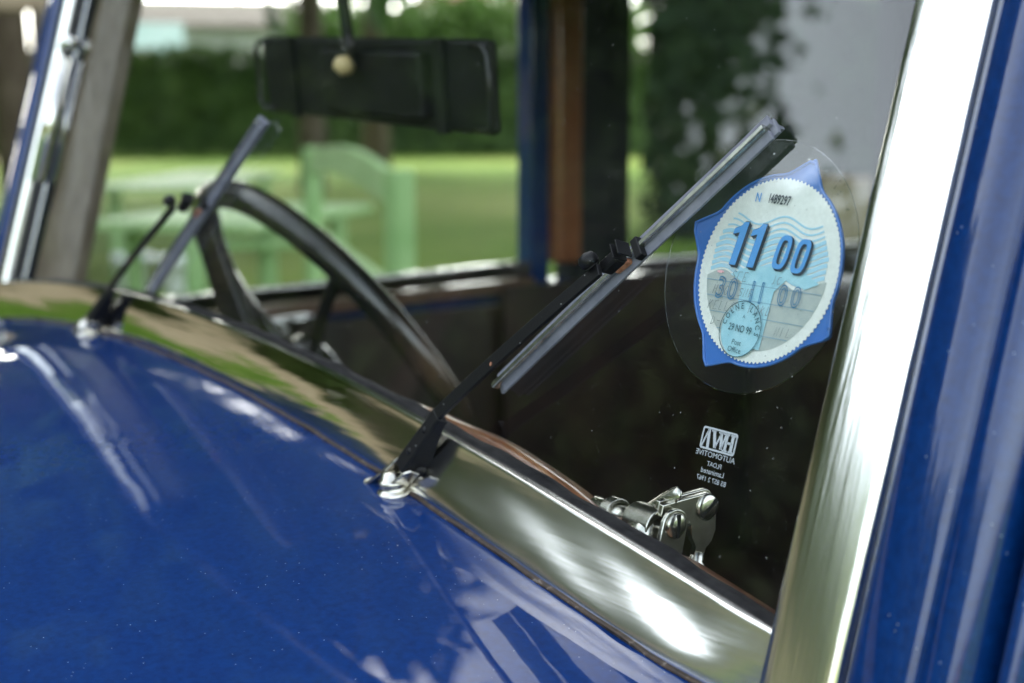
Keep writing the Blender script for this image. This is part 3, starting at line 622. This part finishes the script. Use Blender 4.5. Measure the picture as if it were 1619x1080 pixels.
G().lathe((-.086, .140, 1.311), NV, [(.0, .008), (.005, .0065), (.008, 0), (.005, -.0065), (0, -.008)], 16).go('ball_joint', M['cream'], mr, smooth=True)

# ------------------------------------------------------------------ wipers
def wiper(pivot, knee, sleeve, joint, lo, hi):
    wp = bpy.data.objects.new('wiper', None); COL.objects.link(wp); wp.parent = car
    P = W(pivot[0], pivot[1], .017); Sx = W(sleeve[0], sleeve[1], .022); J = W(joint[0], joint[1], .028)
    ad = (J - Sx).normalized(); side = ad.cross(NV).normalized(); up = side.cross(ad).normalized()      # side points to the near (right hand) side
    # flat arm bar
    g = G(); k = 10; rings = []
    for i in range(k + 1):
        t = i / k; p = Sx.lerp(J, t) + up * (.0015 * math.sin(t * 3.1)) - ad * .006 * (1 - t)
        hw = .0037 - .0006 * t; rings.append([p - side * hw - up * .0011, p + side * hw - up * .0011, p + side * hw + up * .0011, p - side * hw + up * .0011])
    g.loft(rings).go('arm', M['arm_black'], wp, bevel=.0004)
    rp = Sx.lerp(J, .40) + up * .0024 + side * .0008
    G().lathe(rp, up, [(.0012, 0), (.0009, .0002), (.0002, .0003)], 9).go('rust_spot', M['rust'], wp)
    # channel-shaped sleeve that widens to the pivot
    A = Sx + ad * .004; B = W(knee[0], knee[1], .0235)
    bd_ = (A - B).normalized(); bs = bd_.cross(NV).normalized(); bu = bs.cross(bd_)
    rings = []
    for t, wdt, dep in ((0, .0052, .0125), (.12, .0052, .0130), (.4, .0050, .0100), (.75, .0046, .0062), (.93, .0044, .0048), (.96, .0047, .0050), (1.0, .0047, .0045)):
        p = B.lerp(A, t); rings.append([p - bs * wdt - bu * dep, p - bs * wdt + bu * .0006, p - bs * (wdt - .001) + bu * .0016, p + bs * (wdt - .001) + bu * .0016, p + bs * wdt + bu * .0006, p + bs * wdt - bu * dep])
    sl = G().loft(rings).go('sleeve', M['arm_black'], wp, bevel=.0005)
    for t in (.30, .70):
        p = B.lerp(A, t) + bu * .0014; G().lathe(p, bu, [(.0019, 0), (.0017, .0006), (.0009, .0010), (.0001, .0011)], 14).go('rivet', M['arm_black'], sl, smooth=True)
    # hinge pin and spring
    p = B + bd_ * .004 - bu * .008; G().lathe(p - bs * .0065, bs, [(.0032, 0), (.0034, .0008), (.0034, .0122), (.0032, .013)], 14).go('hinge_pin', M['arm_black'], sl, smooth=True)
    q0 = B + bd_ * .006 - bu * .010; q1 = A - bd_ * .006 - bu * .0055
    pts = [q0.lerp(q1, i / 160) + (bs * math.cos(i * .9) + bu * math.sin(i * .9)) * .0016 for i in range(161)]
    G().tube(pts, .0004, 5).go('spring', M['nickel'], sl, smooth=True)
    # metal knuckle on the spindle
    kd = (B - P).normalized(); hood_n = Vector((0, -.09, .995)).normalized()
    kb = bpy.data.objects.new('knuckle', None); COL.objects.link(kb); kb.parent = wp
    C0 = P + NV * .002; C1 = B - bu * .0035
    for sgn in (-1, 1):
        o_ = bs * .0054 * sgn
        poly = []
        ax = (C1 - C0).normalized(); pv = bu
        L_ = (C1 - C0).length
        for (a, b) in ((-.010, -.004), (-.007, -.0065), (.004, -.0075), (L_ * .7, -.006), (L_ + .004, -.0035), (L_ + .005, .002), (L_, .0045), (L_ * .5, .0035), (.0, .0045), (-.008, .0030)):
            poly.append(C0 + ax * a + pv * b + o_ - bs * .0009)
        G().prism(poly, bs * .0018).go('cheek', M['nickel'], kb, bevel=.0005)
    G().box(C0 - (C1 - C0).normalized() * .0045, (.0104, .019, .0095), Matrix((bs, (C1 - C0).normalized(), bu)).transposed()).go('block', M['nickel'], kb, bevel=.0018)
    def screw(c, n_, r, ang=.5):
        sc = G().lathe(c, n_, [(r, 0), (r, .0006), (r * .8, .0016), (r * .35, .0021), (.0001, .0022)], 18).go('screw', M['nickel'], kb, smooth=True)
        a_ = n_.cross(Vector((.3, .2, 1))).normalized(); b_ = n_.cross(a_); d_ = a_ * math.cos(ang) + b_ * math.sin(ang)
        G().box(c + n_ * .0019, (.0006, r * 1.7, .0007), Matrix((n_.cross(d_), d_, n_)).transposed()).go('slot', M['rubber'], sc)
    axv = (C1 - C0).normalized()
    screw(C0 - axv * .0138 + bu * .0008, (-axv + bu * .3).normalized(), .0042)
    screw(C0 - axv * .001 + bs * .0064 - bu * .001, bs, .0046, 1.2)
    screw(C0 + axv * .004 - bs * .0064 + bu * .001, -bs, .0036)
    screw(C0 + axv * .003 + bu * .0045, bu, .0030)
    # round spindle collar on the scuttle
    base = Vector((P.x + .0185, P.y + .004, 0))
    zb, yb = zc(base.x); base.y = P.y + .002; base.z = bonnet_pt(base.x, yb - base.y).z
    hn = Vector((0, -.12, .99)).normalized()
    G().lathe(base - hn * .001, hn, [(.0100, 0), (.0102, .0010), (.0088, .0022), (.0074, .0030), (.0072, .0050), (.0082, .0058), (.0080, .0078), (.0062, .0086), (.0058, .0115), (.0045, .0125)], 26).go('spindle_collar', M['nickel'], wp, smooth=True)
    # blade
    lo3, hi3 = W(lo[0], lo[1], 0), W(hi[0], hi[1], 0); bdv = (hi3 - lo3).normalized(); cs = bdv.cross(NV).normalized()
    bl = bpy.data.objects.new('blade', None); COL.objects.link(bl); bl.parent = wp
    def ext(name, poly, m_, a=0, b=1, n=14, wv=0.0):
        rings = []
        for i in range(n + 1):
            t = a + (b - a) * i / n; p = lo3.lerp(hi3, t); j = wv * math.sin(t * 37)
            rings.append([p + cs * (c_ * 1.14 + j) + NV * (o_ + .0004 * math.sin(t * 5)) for c_, o_ in poly])
        return G().loft(rings).go(name, m_, bl, bevel=.0002)
    ext('squeegee', [(-.0006, .0004), (.0006, .0004), (.0010, .0034), (.0034, .0042), (.0034, .0058), (-.0034, .0058), (-.0034, .0042), (-.0010, .0034)], M['blade'], 0, 1, 14, .0001)
    ext('wing', [(-.0046, .0058), (-.0006, .0060), (-.0008, .0082), (-.0052, .0074)], M['blade'], .01, .995, 14)
    ext('wing', [(.0008, .0060), (.0046, .0058), (.0050, .0074), (.0010, .0082)], M['blade'], .02, .985, 14)
    ext('spine', [(-.0010, .0060), (.0010, .0060), (.0014, .0100), (.0009, .0112), (-.0009, .0112), (-.0014, .0100)], M['blade_metal'], .0, .985, 14)
    # clip that joins arm and blade
    cp = bpy.data.objects.new('blade_clip', None); COL.objects.link(cp); cp.parent = wp
    t = (J - lo3).dot(bdv); bp = lo3 + bdv * t + NV * .010
    cv = (bp - J); 
    G().box(J.lerp(bp, .35) + ad * .003, (.0062, .0115, .0070), Matrix((side, ad, up)).transposed()).go('clip_body', M['arm_black'], cp, bevel=.0015)
    for sg2 in (-1, 1):
        G().box(J.lerp(bp, .45) + ad * (.011 + .0018 * sg2) + up * .003, (.0075, .0009, .0080), Matrix((side, ad, up)).transposed()).go('clip_tab', M['arm_black'], cp, bevel=.0003)
    G().lathe(J - side * .0035 - ad * .003 + up * .0012, (-side + up * .6), [(.0036, 0), (.0046, .0015), (.0047, .0036), (.0036, .0058), (.0001, .0068)], 18).go('clip_boss', M['arm_black'], cp, smooth=True)
    G().box(bp - NV * .001 - ad * .002, (.006, .010, .004), Matrix((side, ad, up)).transposed()).go('clip_rust', M['rust'], cp, bevel=.001)
    G().box(bp + ad * .010 - NV * .0005, (.0105, .0045, .0040), Matrix((cs, bdv, NV)).transposed()).go('clip_strap', M['arm_black'], cp, bevel=.0006)
    return wp
w1 = wiper((.2314, -.0098), (.2609, .0113), (.2785, .0405), (.3895, .1268), (.3058, .0637), (.4532, .1989))
w2 = wiper((-.2600, .0080), (-.2300, .0290), (-.2080, .0530), (-.0985, .1275), (-.1633, .0628), (-.0345, .1972))

# ------------------------------------------------------------------ windscreen catch behind the glass, near side
ct = bpy.data.objects.new('windscreen_catch', None); COL.objects.link(ct); ct.parent = car
G().lathe(W(.366, .0195, -.020), XV, [(.0045, 0), (.0055, .001), (.0060, .012), (.0060, .0135), (.0050, .014), (.0050, .030), (.0060, .031)], 24).go('barrel', M['nickel'], ct, smooth=True)
# open jaw: a band bent over the barrel
rings = []
for i in range(13):
    a = R(-30 + 240 * i / 12); rings.append([W(xx, .0195 + rr * math.sin(a), -.020 + rr * math.cos(a)) for xx, rr in ((.378, .0062), (.384, .0062), (.384, .0080), (.378, .0080))])
G().loft(rings).go('jaw', M['nickel'], ct, bevel=.0004)
rings = []
for i in range(17):
    a = R(-60 + 270 * i / 16); rings.append([W(xx, .0200 + rr * math.sin(a), -.020 + rr * math.cos(a)) for xx, rr in ((.3945, .0060), (.414, .0060), (.4145, .0098), (.3960, .0092))])
G().loft(rings).go('cam_band', M['nickel'], ct, bevel=.0008)
G().lathe(W(.401, .0165, -.0165), XV, [(.0050, 0), (.0072, .0015), (.0076, .008), (.0070, .0125), (.0040, .0145), (.0001, .0148)], 24).go('cam_end', M['nickel'], ct, smooth=True)
# lever
la, lb = W(.3985, .0255, -.022), W(.4180, .0385, -.022); ld = (lb - la).normalized(); ls = ld.cross(NV).normalized()
rings = []
for t, hw, th in ((-.0, .0022, .0016), (.2, .0028, .0016), (.55, .0036, .0016), (.85, .0038, .0015), (.97, .0030, .0013), (1.03, .0012, .0008)):
    p = la.lerp(lb, t); rings.append([p + ls * hw * math.cos(a) + NV * th * math.sin(a) for a in np.linspace(0, 2 * math.pi, 12, endpoint=False)])
G().loft(rings).go('lever', M['nickel'], ct, smooth=True)
def plate(name, x, th, pts, bev=.0006): return G().prism([W(x, u, o - (.003 if name == 'link' else 0)) for o, u in pts], XV * th).go(name, M['nickel'], ct, bevel=bev)
def arc(o, u, r, a0, a1, n=9): return [(o + r * math.cos(R(a0 + (a1 - a0) * i / n)), u + r * math.sin(R(a0 + (a1 - a0) * i / n))) for i in range(n + 1)]
plate('tab', .4192, .0026, [(-.0130, .004)] + arc(-.0205, .0240, .0074, 0, 180) + [(-.0285, .004)])
link_pts = [(-.012, .026), (-.012, .0315), (-.022, .0350)] + arc(-.0385, .0335, .0068, 80, 190, 7) + [(-.0475, .0240), (-.0465, .0185), (-.0440, .0150), (-.0435, .0105), (-.0375, .0105), (-.0370, .0150), (-.0335, .0185), (-.0315, .0245), (-.024, .0245)]
plate('link', .4140, .0030, link_pts); plate('link', .4098, .0028, [(o - .0015, u + .0010) for o, u in link_pts[:11]] + [(-.036, .024), (-.024, .0250)])
G().lathe(W(.4157, .0088, -.0435), TV * -1, [(.0030, -.004), (.0032, 0), (.0050, .0015), (.0060, .0045), (.0055, .0080), (.0032, .0105), (.0001, .0112)], 22).go('knob', M['nickel'], ct, smooth=True)
for (x, o, u, r, ang) in ((.4219, -.0205, .0240, .0058, R(78)), (.4171, -.0415, .0337, .0063, R(130))):
    sc = G().lathe(W(x, u, o), XV, [(r, 0), (r, .0005), (r * .85, .0012), (r * .5, .0017), (.0001, .0019)], 22).go('screw', M['nickel'], ct, smooth=True)
    d_ = NV * math.cos(ang) + TV * math.sin(ang)
    G().box(W(x + .0016, u, o), (.0010, r * 1.8, .0015), Matrix((XV, d_, XV.cross(d_))).transposed()).go('slot', M['rubber'], sc)

# ------------------------------------------------------------------ lettering helpers
def text_poly(s, height, wscale=1, shear=0, spacing=1.0, outline=0, bold=0):
    cu = bpy.data.curves.new('t', 'FONT'); cu.body = s; cu.align_x = 'CENTER'; cu.align_y = 'CENTER'; cu.space_character = spacing; cu.resolution_u = 3; cu.offset = bold
    if outline: cu.fill_mode = 'NONE'; cu.bevel_depth = outline; cu.bevel_resolution = 0
    o = bpy.data.objects.new('t', cu); COL.objects.link(o)
    dg = bpy.context.evaluated_depsgraph_get(); me = bpy.data.meshes.new_from_object(o.evaluated_get(dg))
    v = np.array([q.co[:] for q in me.vertices]); f = [tuple(p.vertices) for p in me.polygons]
    bpy.data.objects.remove(o); bpy.data.curves.remove(cu); bpy.data.meshes.remove(me)
    h = v[:, 1].max() - v[:, 1].min(); k = height / h
    v[:, 1] -= (v[:, 1].max() + v[:, 1].min()) / 2; v *= k; v[:, 0] *= wscale; v[:, 0] -= (v[:, 0].max() + v[:, 0].min()) / 2; v[:, 0] += shear * v[:, 1]
    return v, f
class Print:
    """flat print on the plane of the glass around (cx, cu) at depth o"""
    def __init__(s, cx, cu, o): s.c = (cx, cu, o); s.v = []; s.f = []
    def add(s, v2, f, off=(0, 0), rot=0, lift=0):
        n = len(s.v); ca, sa = math.cos(rot), math.sin(rot)
        for p in v2:
            x, y = p[0] * ca - p[1] * sa + off[0], p[0] * sa + p[1] * ca + off[1]
            s.v.append(W(s.c[0] + x, s.c[1] + y, s.c[2] + lift + (p[2] if len(p) > 2 else 0)))
        s.f += [tuple(i + n for i in q) for q in f]; return s
    def text(s, t, h, off, rot=0, **k):
        v, f = text_poly(t, h, **k); return s.add(v * np.array([1, 1, 0]), f, off, rot)
    def line(s, pts, wd):
        v = []; pts = [Vector((p[0], p[1], 0)) for p in pts]
        for i, p in enumerate(pts):
            t = (pts[min(i + 1, len(pts) - 1)] - pts[max(i - 1, 0)]).normalized(); n = Vector((-t.y, t.x, 0)) * wd / 2; v += [p + n, p - n]
        return s.add([(q.x, q.y) for q in v], [(2 * i, 2 * i + 1, 2 * i + 3, 2 * i + 2) for i in range(len(pts) - 1)])
    def poly(s, pts): return s.add(pts, [tuple(range(len(pts)))])
    def go(s, name, m, parent): 
        o = link(name, s.v, s.f, m, parent)
        return o

# ------------------------------------------------------------------ etched maker's mark on the glass (reads from inside the car)
GX, GU = .4567, .0612
em = Print(GX, GU, .0004)
bw, bh = .0103, .0047; cy = .0050
def rrect(w_, h_, r, cyy, n=5):
    p = []
    for sx, sy, a0 in ((1, 1, 0), (-1, 1, 90), (-1, -1, 180), (1, -1, 270)):
        for i in range(n + 1): a = R(a0 + 90 * i / n); p.append((sx * (w_ - r) + r * math.cos(a), cyy + sy * (h_ - r) + r * math.sin(a)))
    return p
ro, ri = rrect(bw, bh, .0012, cy), rrect(bw - .0008, bh - .0008, .0008, cy); n = len(ro)
em.add(ro + ri, [(i, (i + 1) % n, n + (i + 1) % n, n + i) for i in range(n)])
def bar(x0, y0, x1, y1, wd): em.poly([(x0 - wd / 2, y0 + cy), (x0 + wd / 2, y0 + cy), (x1 + wd / 2, y1 + cy), (x1 - wd / 2, y1 + cy)])
y0, y1 = -.0034, .0034
bar(.0078, y0, .0078, y1, .0017); bar(.0044, y0, .0044, y1, .0015); em.poly([(.0044, cy - .0005), (.0078, cy - .0005), (.0078, cy + .0005), (.0044, cy + .0005)])
for xx in (.0078, .0044):
    for yy in (y0, y1): em.poly([(xx - .0014, cy + yy - .00035), (xx + .0014, cy + yy - .00035), (xx + .0014, cy + yy + .00035), (xx - .0014, cy + yy + .00035)])
for (a, b, wd) in ((.0036, .0022, .0009), (.0008, .0022, .0016), (.0008, -.0014, .0009), (-.0034, -.0014, .0017)):
    bar(a, y1, b, y0, wd)
for xx in (.0034, .0006, -.0036): em.poly([(xx - .0013, cy + y1 - .0003), (xx + .0013, cy + y1 - .0003), (xx + .0013, cy + y1 + .0003), (xx - .0013, cy + y1 + .0003)])
bar(-.0066, y1 + .0006, -.0094, y0 - .0006, .0009); bar(-.0066, y1 + .0006, -.0056, y0 - .0006, .0016)
def mtext(t, h, yy, xo=0, ws=1.0, bold=0):
    v, f = text_poly(t, h, ws, bold=bold); v = v * np.array([-1, 1, 0]); em.add(v, [q[::-1] for q in f], (xo, yy))
mtext('AUTOMOTIVE', .0023, -.0014, 0, 1.12); mtext('FLOAT', .0020, -.0052, .0006, 1.0); mtext('Laminated', .0022, -.0083, .0005, 1.05); mtext('BS 857 2 1967', .0020, -.0116, .0008, 1.05)
em.go('glass_mark', M['etch'], car)

# ------------------------------------------------------------------ tax disc
td = empty('tax_disc', W(.4557, .1407, -.005), 'round tax disc reading 11 00 in a blue pointed holder stuck inside the windscreen', 'tax disc')
def tdp(o):   # keep world coordinates when hanging a part on the tax disc
    if o.parent is td: o.matrix_parent_inverse = Matrix.Translation(td.location).inverted(); return o
TX, TU = .4533, .1400
def circ(r, n=96, cx=0, cy_=0): return [(cx + r * math.cos(2 * math.pi * i / n), cy_ + r * math.sin(2 * math.pi * i / n)) for i in range(n)]
# clear self-adhesive film, its rim and the bubbles under it
p = Print(TX - .0045, TU + .001, -.0054); p.poly(circ(.0545)); film = tdp(p.go('clear_film', M['film'], td))
if film.data.polygons[0].normal.dot(NV) < 0: film.data.flip_normals()
g = G().tube([W(TX - .0045 + x, TU + .001 + y, -.0055) for x, y in circ(.0545, 120)], .00028, 6, closed=True); tdp(g.go('film_edge', M['bubble'], film))
g = G()
for i in range(46):
    a = random.uniform(0, 6.28) if i > 26 else random.uniform(R(-60), R(100)); r = random.uniform(.0485, .0535)
    s_ = random.uniform(.0002, .00075); c_ = W(TX - .0045 + r * math.cos(a), TU + .001 + r * math.sin(a), -.0056)
    g.add([c_ + (XV * math.cos(b) * s_ * 1.4 + TV * math.sin(b) * s_) for b in np.linspace(0, 6.28, 9)[:-1]], [tuple(range(8))])
tdp(g.go('film_bubble', M['bubble'], film))
# holder with four points
hp = []
for i in range(180):
    a = 2 * math.pi * i / 180; r = .0414
    for c_, ln in ((R(74), .0092), (R(161), .0112), (R(243), .0090), (R(331), .0078)):
        d_ = abs((a - c_ + math.pi) % (2 * math.pi) - math.pi); r += ln * max(0, 1 - d_ / R(17)) ** 1.5
    hp.append((r * math.cos(a) - .001, r * math.sin(a)))
g = G().prism([W(TX + x, TU + y, -.0083) for x, y in hp], NV * -.0012); tdp(g.go('holder', M['hold_blue'], td, bevel=.0003))
# raised lip of the holder
g = G().tube([W(TX + x * .992, TU + y * .992, -.0081) for x, y in hp[::2]], .0007, 6, closed=True); tdp(g.go('holder_lip', M['hold_blue'], td, smooth=True))
# paper with perforated edge
pe = []
for i in range(440):
    a = 2 * math.pi * i / 440; r = .0394 + (.00035 if (i // 2) % 2 else -.00035) + random.uniform(-.0001, .0001); pe.append((r * math.cos(a), r * math.sin(a)))
paper = tdp(Print(TX, TU, -0.00790).poly(pe).go('paper', M['paper'], td))
RI = .0345
wave = lambda x: .0016 * math.sin(x * 210 + .6) - .0002
up_poly = [(x, -.0040 + wave(x) * 1.6) for x in np.linspace(-RI * .985, RI * .985, 50)]
a0 = math.atan2(up_poly[-1][1], up_poly[-1][0]); a1 = math.atan2(up_poly[0][1], up_poly[0][0]) + 2 * math.pi
lower = up_poly + [(RI * math.cos(a), RI * math.sin(a)) for a in np.linspace(2 * math.pi + a0, a1, 40)]
tdp(Print(TX, TU, -0.00778).poly(lower).go('grey_field', M['paper_grey'], paper))
a1u = math.atan2(up_poly[0][1], up_poly[0][0]) % (2 * math.pi)
wv = Print(TX, TU, -0.00766); wv2 = Print(TX, TU, -0.00754)
for k in range(10):
    yy = .0215 - k * .0026; pts = [(x, yy + wave(x) * 1.3) for x in np.linspace(-.034, .034, 60) if x * x + (yy + wave(x) * 1.3) ** 2 < (RI - .0006) ** 2]
    if len(pts) > 3: wv.line(pts, .00175 if k > 2 else .0008)
tdp(wv.go('wave_print', M['ink_wave'], paper))
for k, yy in enumerate((.0092, .0060, .0028, -.0006)):
    wv2.text('EXPIRESEXPIRES', .0013, (-.0215 + k * -.0008, yy + .0008), -.32)
    wv2.text('EXPIRES', .0011, (.016, yy + .0022), .15)
tdp(wv2.go('micro_print', M['ink_micro'], paper))
tee = [(-.020, -.0035), (-.012, -.0062), (-.0105, -.0330), (.0065, -.0335), (.0075, -.0085), (.013, -.0030), (.024, -.0060), (.031, -.003), (.020, .0016), (-.008, .0016)]
tdp(Print(TX, TU, -0.00742).poly(tee).go('centre_panel', M['ink_tee'], paper))
rl = Print(TX, TU, -0.00730)
for yy in (-.0068, -.0136, -.0203, -.0272):
    h_ = math.sqrt(RI ** 2 - yy ** 2) - .0004; rl.line([(-h_, yy), (h_, yy - .0004)], .00028)
tdp(rl.go('ruled_line', M['ink_rule'], paper))
tdp(Print(TX, TU, -0.00706).text('N', .0040, (-.0132, .0306), -.05, wscale=.8, bold=.03).go('serial_letter', M['ink_blue'], paper))
tdp(Print(TX, TU, -0.00700).text('I489297', .0042, (-.0005, .0302), -.06, wscale=.66, spacing=1.05, bold=.022).go('serial_number', M['ink_dark'], paper))
def one(x, y, h, wd, sh):     # a slab figure 1 with a raked flag
    pts = [(-.10, -.5), (.16, -.5), (.16, .5), (-.02, .5), (-.12, .40), (-.34, .33), (-.34, .20), (-.10, .25)]
    return [(x + a * wd + sh * b * h, y + b * h) for a, b in pts]
def zero(pr, x, y, h, wd, st, sh):
    n = 40; o_, i_ = [], []
    for i in range(n):
        a = 2 * math.pi * i / n; c_, s_ = math.cos(a), math.sin(a); e = .62
        ex = math.copysign(abs(c_) ** e, c_); ey = math.copysign(abs(s_) ** e, s_)
        o_.append((x + ex * wd / 2 + sh * ey * h / 2, y + ey * h / 2)); i_.append((x + ex * (wd / 2 - st) + sh * ey * (h / 2 - st), y + ey * (h / 2 - st)))
    pr.add(o_ + i_, [(i, (i + 1) % n, n + (i + 1) % n, n + i) for i in range(n)])
shd = Print(TX, TU, -0.00694); num = Print(TX, TU, -0.00670)
for pr, steps in ((shd, [(.0003 * k, -.00022 * k) for k in range(1, 6)]), (num, [(0, 0)])):
    for dx, dy in steps:
        for xx in (-.0185, -.0078): pr.poly(one(xx + dx, .0100 - (xx + .0185) * .02 + dy, .0190, .0150, .16))
        ex = .0003 if pr is shd else 0
        zero(pr, .0078 + dx * .7, .0082 + dy * .7, .0145 + ex, .0078 + ex, .0021 + ex, .16); zero(pr, .0185 + dx * .7, .0074 + dy * .7, .0145 + ex, .0078 + ex, .0021 + ex, .16)
    # outline rim of the figures
for k in range(4):
    dx, dy = ((-.0003, 0), (.0003, .0003), (0, .0003), (-.0002, -.0003))[k]
    for xx in (-.0185, -.0078): shd.poly(one(xx + dx, .0100 - (xx + .0185) * .02 + dy, .0190, .0150, .16))
tdp(shd.go('number_shadow', M['ink_shadow'], paper)); tdp(num.go('month_number', M['ink_blue'], paper))
dtx = Print(TX, TU, -0.00682)
for t, x, h in (('3', -.0232, .0098), ('0', -.0160, .0098)): dtx.text(t, h, (x, -.0098), -.03, wscale=.85, outline=.02)
for t, x in (('1', -.0042, ), ('1', .0012)): dtx.text(t, .0092, (x, -.0098), -.03, wscale=.75, outline=.02)
for t, x in (('0', .0133), ('0', .0208)): dtx.text(t, .0092, (x, -.0095), -.03, wscale=.85, outline=.02)
tdp(dtx.go('expiry_date', M['ink_date'], paper))
hw = Print(TX, TU, -0.00658); rr = random.Random(5)
def scrawl(word, x, y, h):
    F = {'S': [(.8, .9), (.3, 1), (.1, .75), (.6, .45), (.7, .15), (.1, 0)], 'E': [(.7, 1), (.1, .95), (.1, .5), (.5, .52), (.1, .5), (.1, 0), (.7, .05)], 'H': [(.1, 1), (.1, 0), (.1, .5), (.6, .55), (.65, 1), (.6, 0)],
         'O': [(.4, 1), (.05, .6), (.2, .05), (.6, .1), (.7, .7), (.4, 1)], 'L': [(.15, 1), (.1, 0), (.6, .05)], 'R': [(.1, 0), (.15, 1), (.6, .8), (.2, .5), (.7, 0)], 'I': [(.2, 1), (.15, 0)], 'K': [(.1, 1), (.1, 0), (.1, .4), (.6, 1), (.25, .5), (.7, 0)],
         'G': [(.7, .85), (.3, 1), (.05, .5), (.3, 0), (.65, .1), (.65, .45), (.4, .45)], 'D': [(.1, 0), (.1, 1), (.6, .7), (.6, .2), (.1, 0)], 'J': [(.5, 1), (.5, .1), (.2, 0)], 'C': [(.7, .9), (.2, .9), (.05, .4), (.3, 0), (.7, .15)], 'N': [(.1, 0), (.1, 1), (.6, 0), (.65, 1)], 'F': [(.7, 1), (.1, .95), (.1, .5), (.5, .5), (.1, .5), (.1, 0)], ' ': [], '-': [(.1, .5), (.7, .5)]}
    for ch in word:
        q = F.get(ch, [])
        if q: hw.line([(x + a * h * .75 + b * h * .18, y + b * h + rr.uniform(-.03, .03) * h) for a, b in q], .00030)
        x += h * .85
scrawl('SEE', -.0185, -.0062, .0042); scrawl('JC', .0055, -.0055, .0036); scrawl('HOG', -.0275, -.0128, .0040); scrawl('SNF', -.0120, -.0125, .0036); scrawl('KELLS', -.0285, -.0196, .0040); scrawl('FORD', -.0040, -.0190, .0040); scrawl('D-', -.0245, -.0262, .0038); scrawl('NIL', .0135, -.0265, .0038)
tdp(hw.go('handwriting', M['ink_pen'], paper))
tdp(Print(TX, TU, -0.00748).poly(circ(1, 20, 0, 0) and [(-.0262 + .0022 * math.cos(a), -.0030 + .0006 * math.sin(a)) for a in np.linspace(0, 6.28, 14)[:-1]]).go('pink_mark', M['ink_pink'], paper))
# post office date stamp
sx, sy, sr = -.0060, -.0262, .0122
ps = Print(TX, TU, -0.00646)
c0, c1 = circ(sr, 60, sx, sy), circ(sr - .0004, 60, sx, sy); ps.add(c0 + c1, [(i, (i + 1) % 60, 60 + (i + 1) % 60, 60 + i) for i in range(60)])
word = 'COLNE LANCS'
for i, ch in enumerate(word):
    if ch == ' ': continue
    a = R(168 - i * 17.5); ps.text(ch, .0026, (sx + math.cos(a) * (sr - .0022), sy + math.sin(a) * (sr - .0022)), a - math.pi / 2, wscale=.85, bold=.012)
ps.text('A', .0015, (sx + .0008, sy + .0055)); ps.text('29 NO 99', .0031, (sx, sy + .0002), -.05, wscale=.78, bold=.01); ps.text('Post', .0022, (sx - .0002, sy - .0058), -.05); ps.text('Office', .0023, (sx - .0006, sy - .0090), -.05)
tdp(ps.go('date_stamp', M['ink_stamp'], paper))
tdp(Print(TX, TU, -0.00718).poly(circ(sr - .0004, 40, sx, sy)).go('stamp_ground', M['ink_tee'], paper))
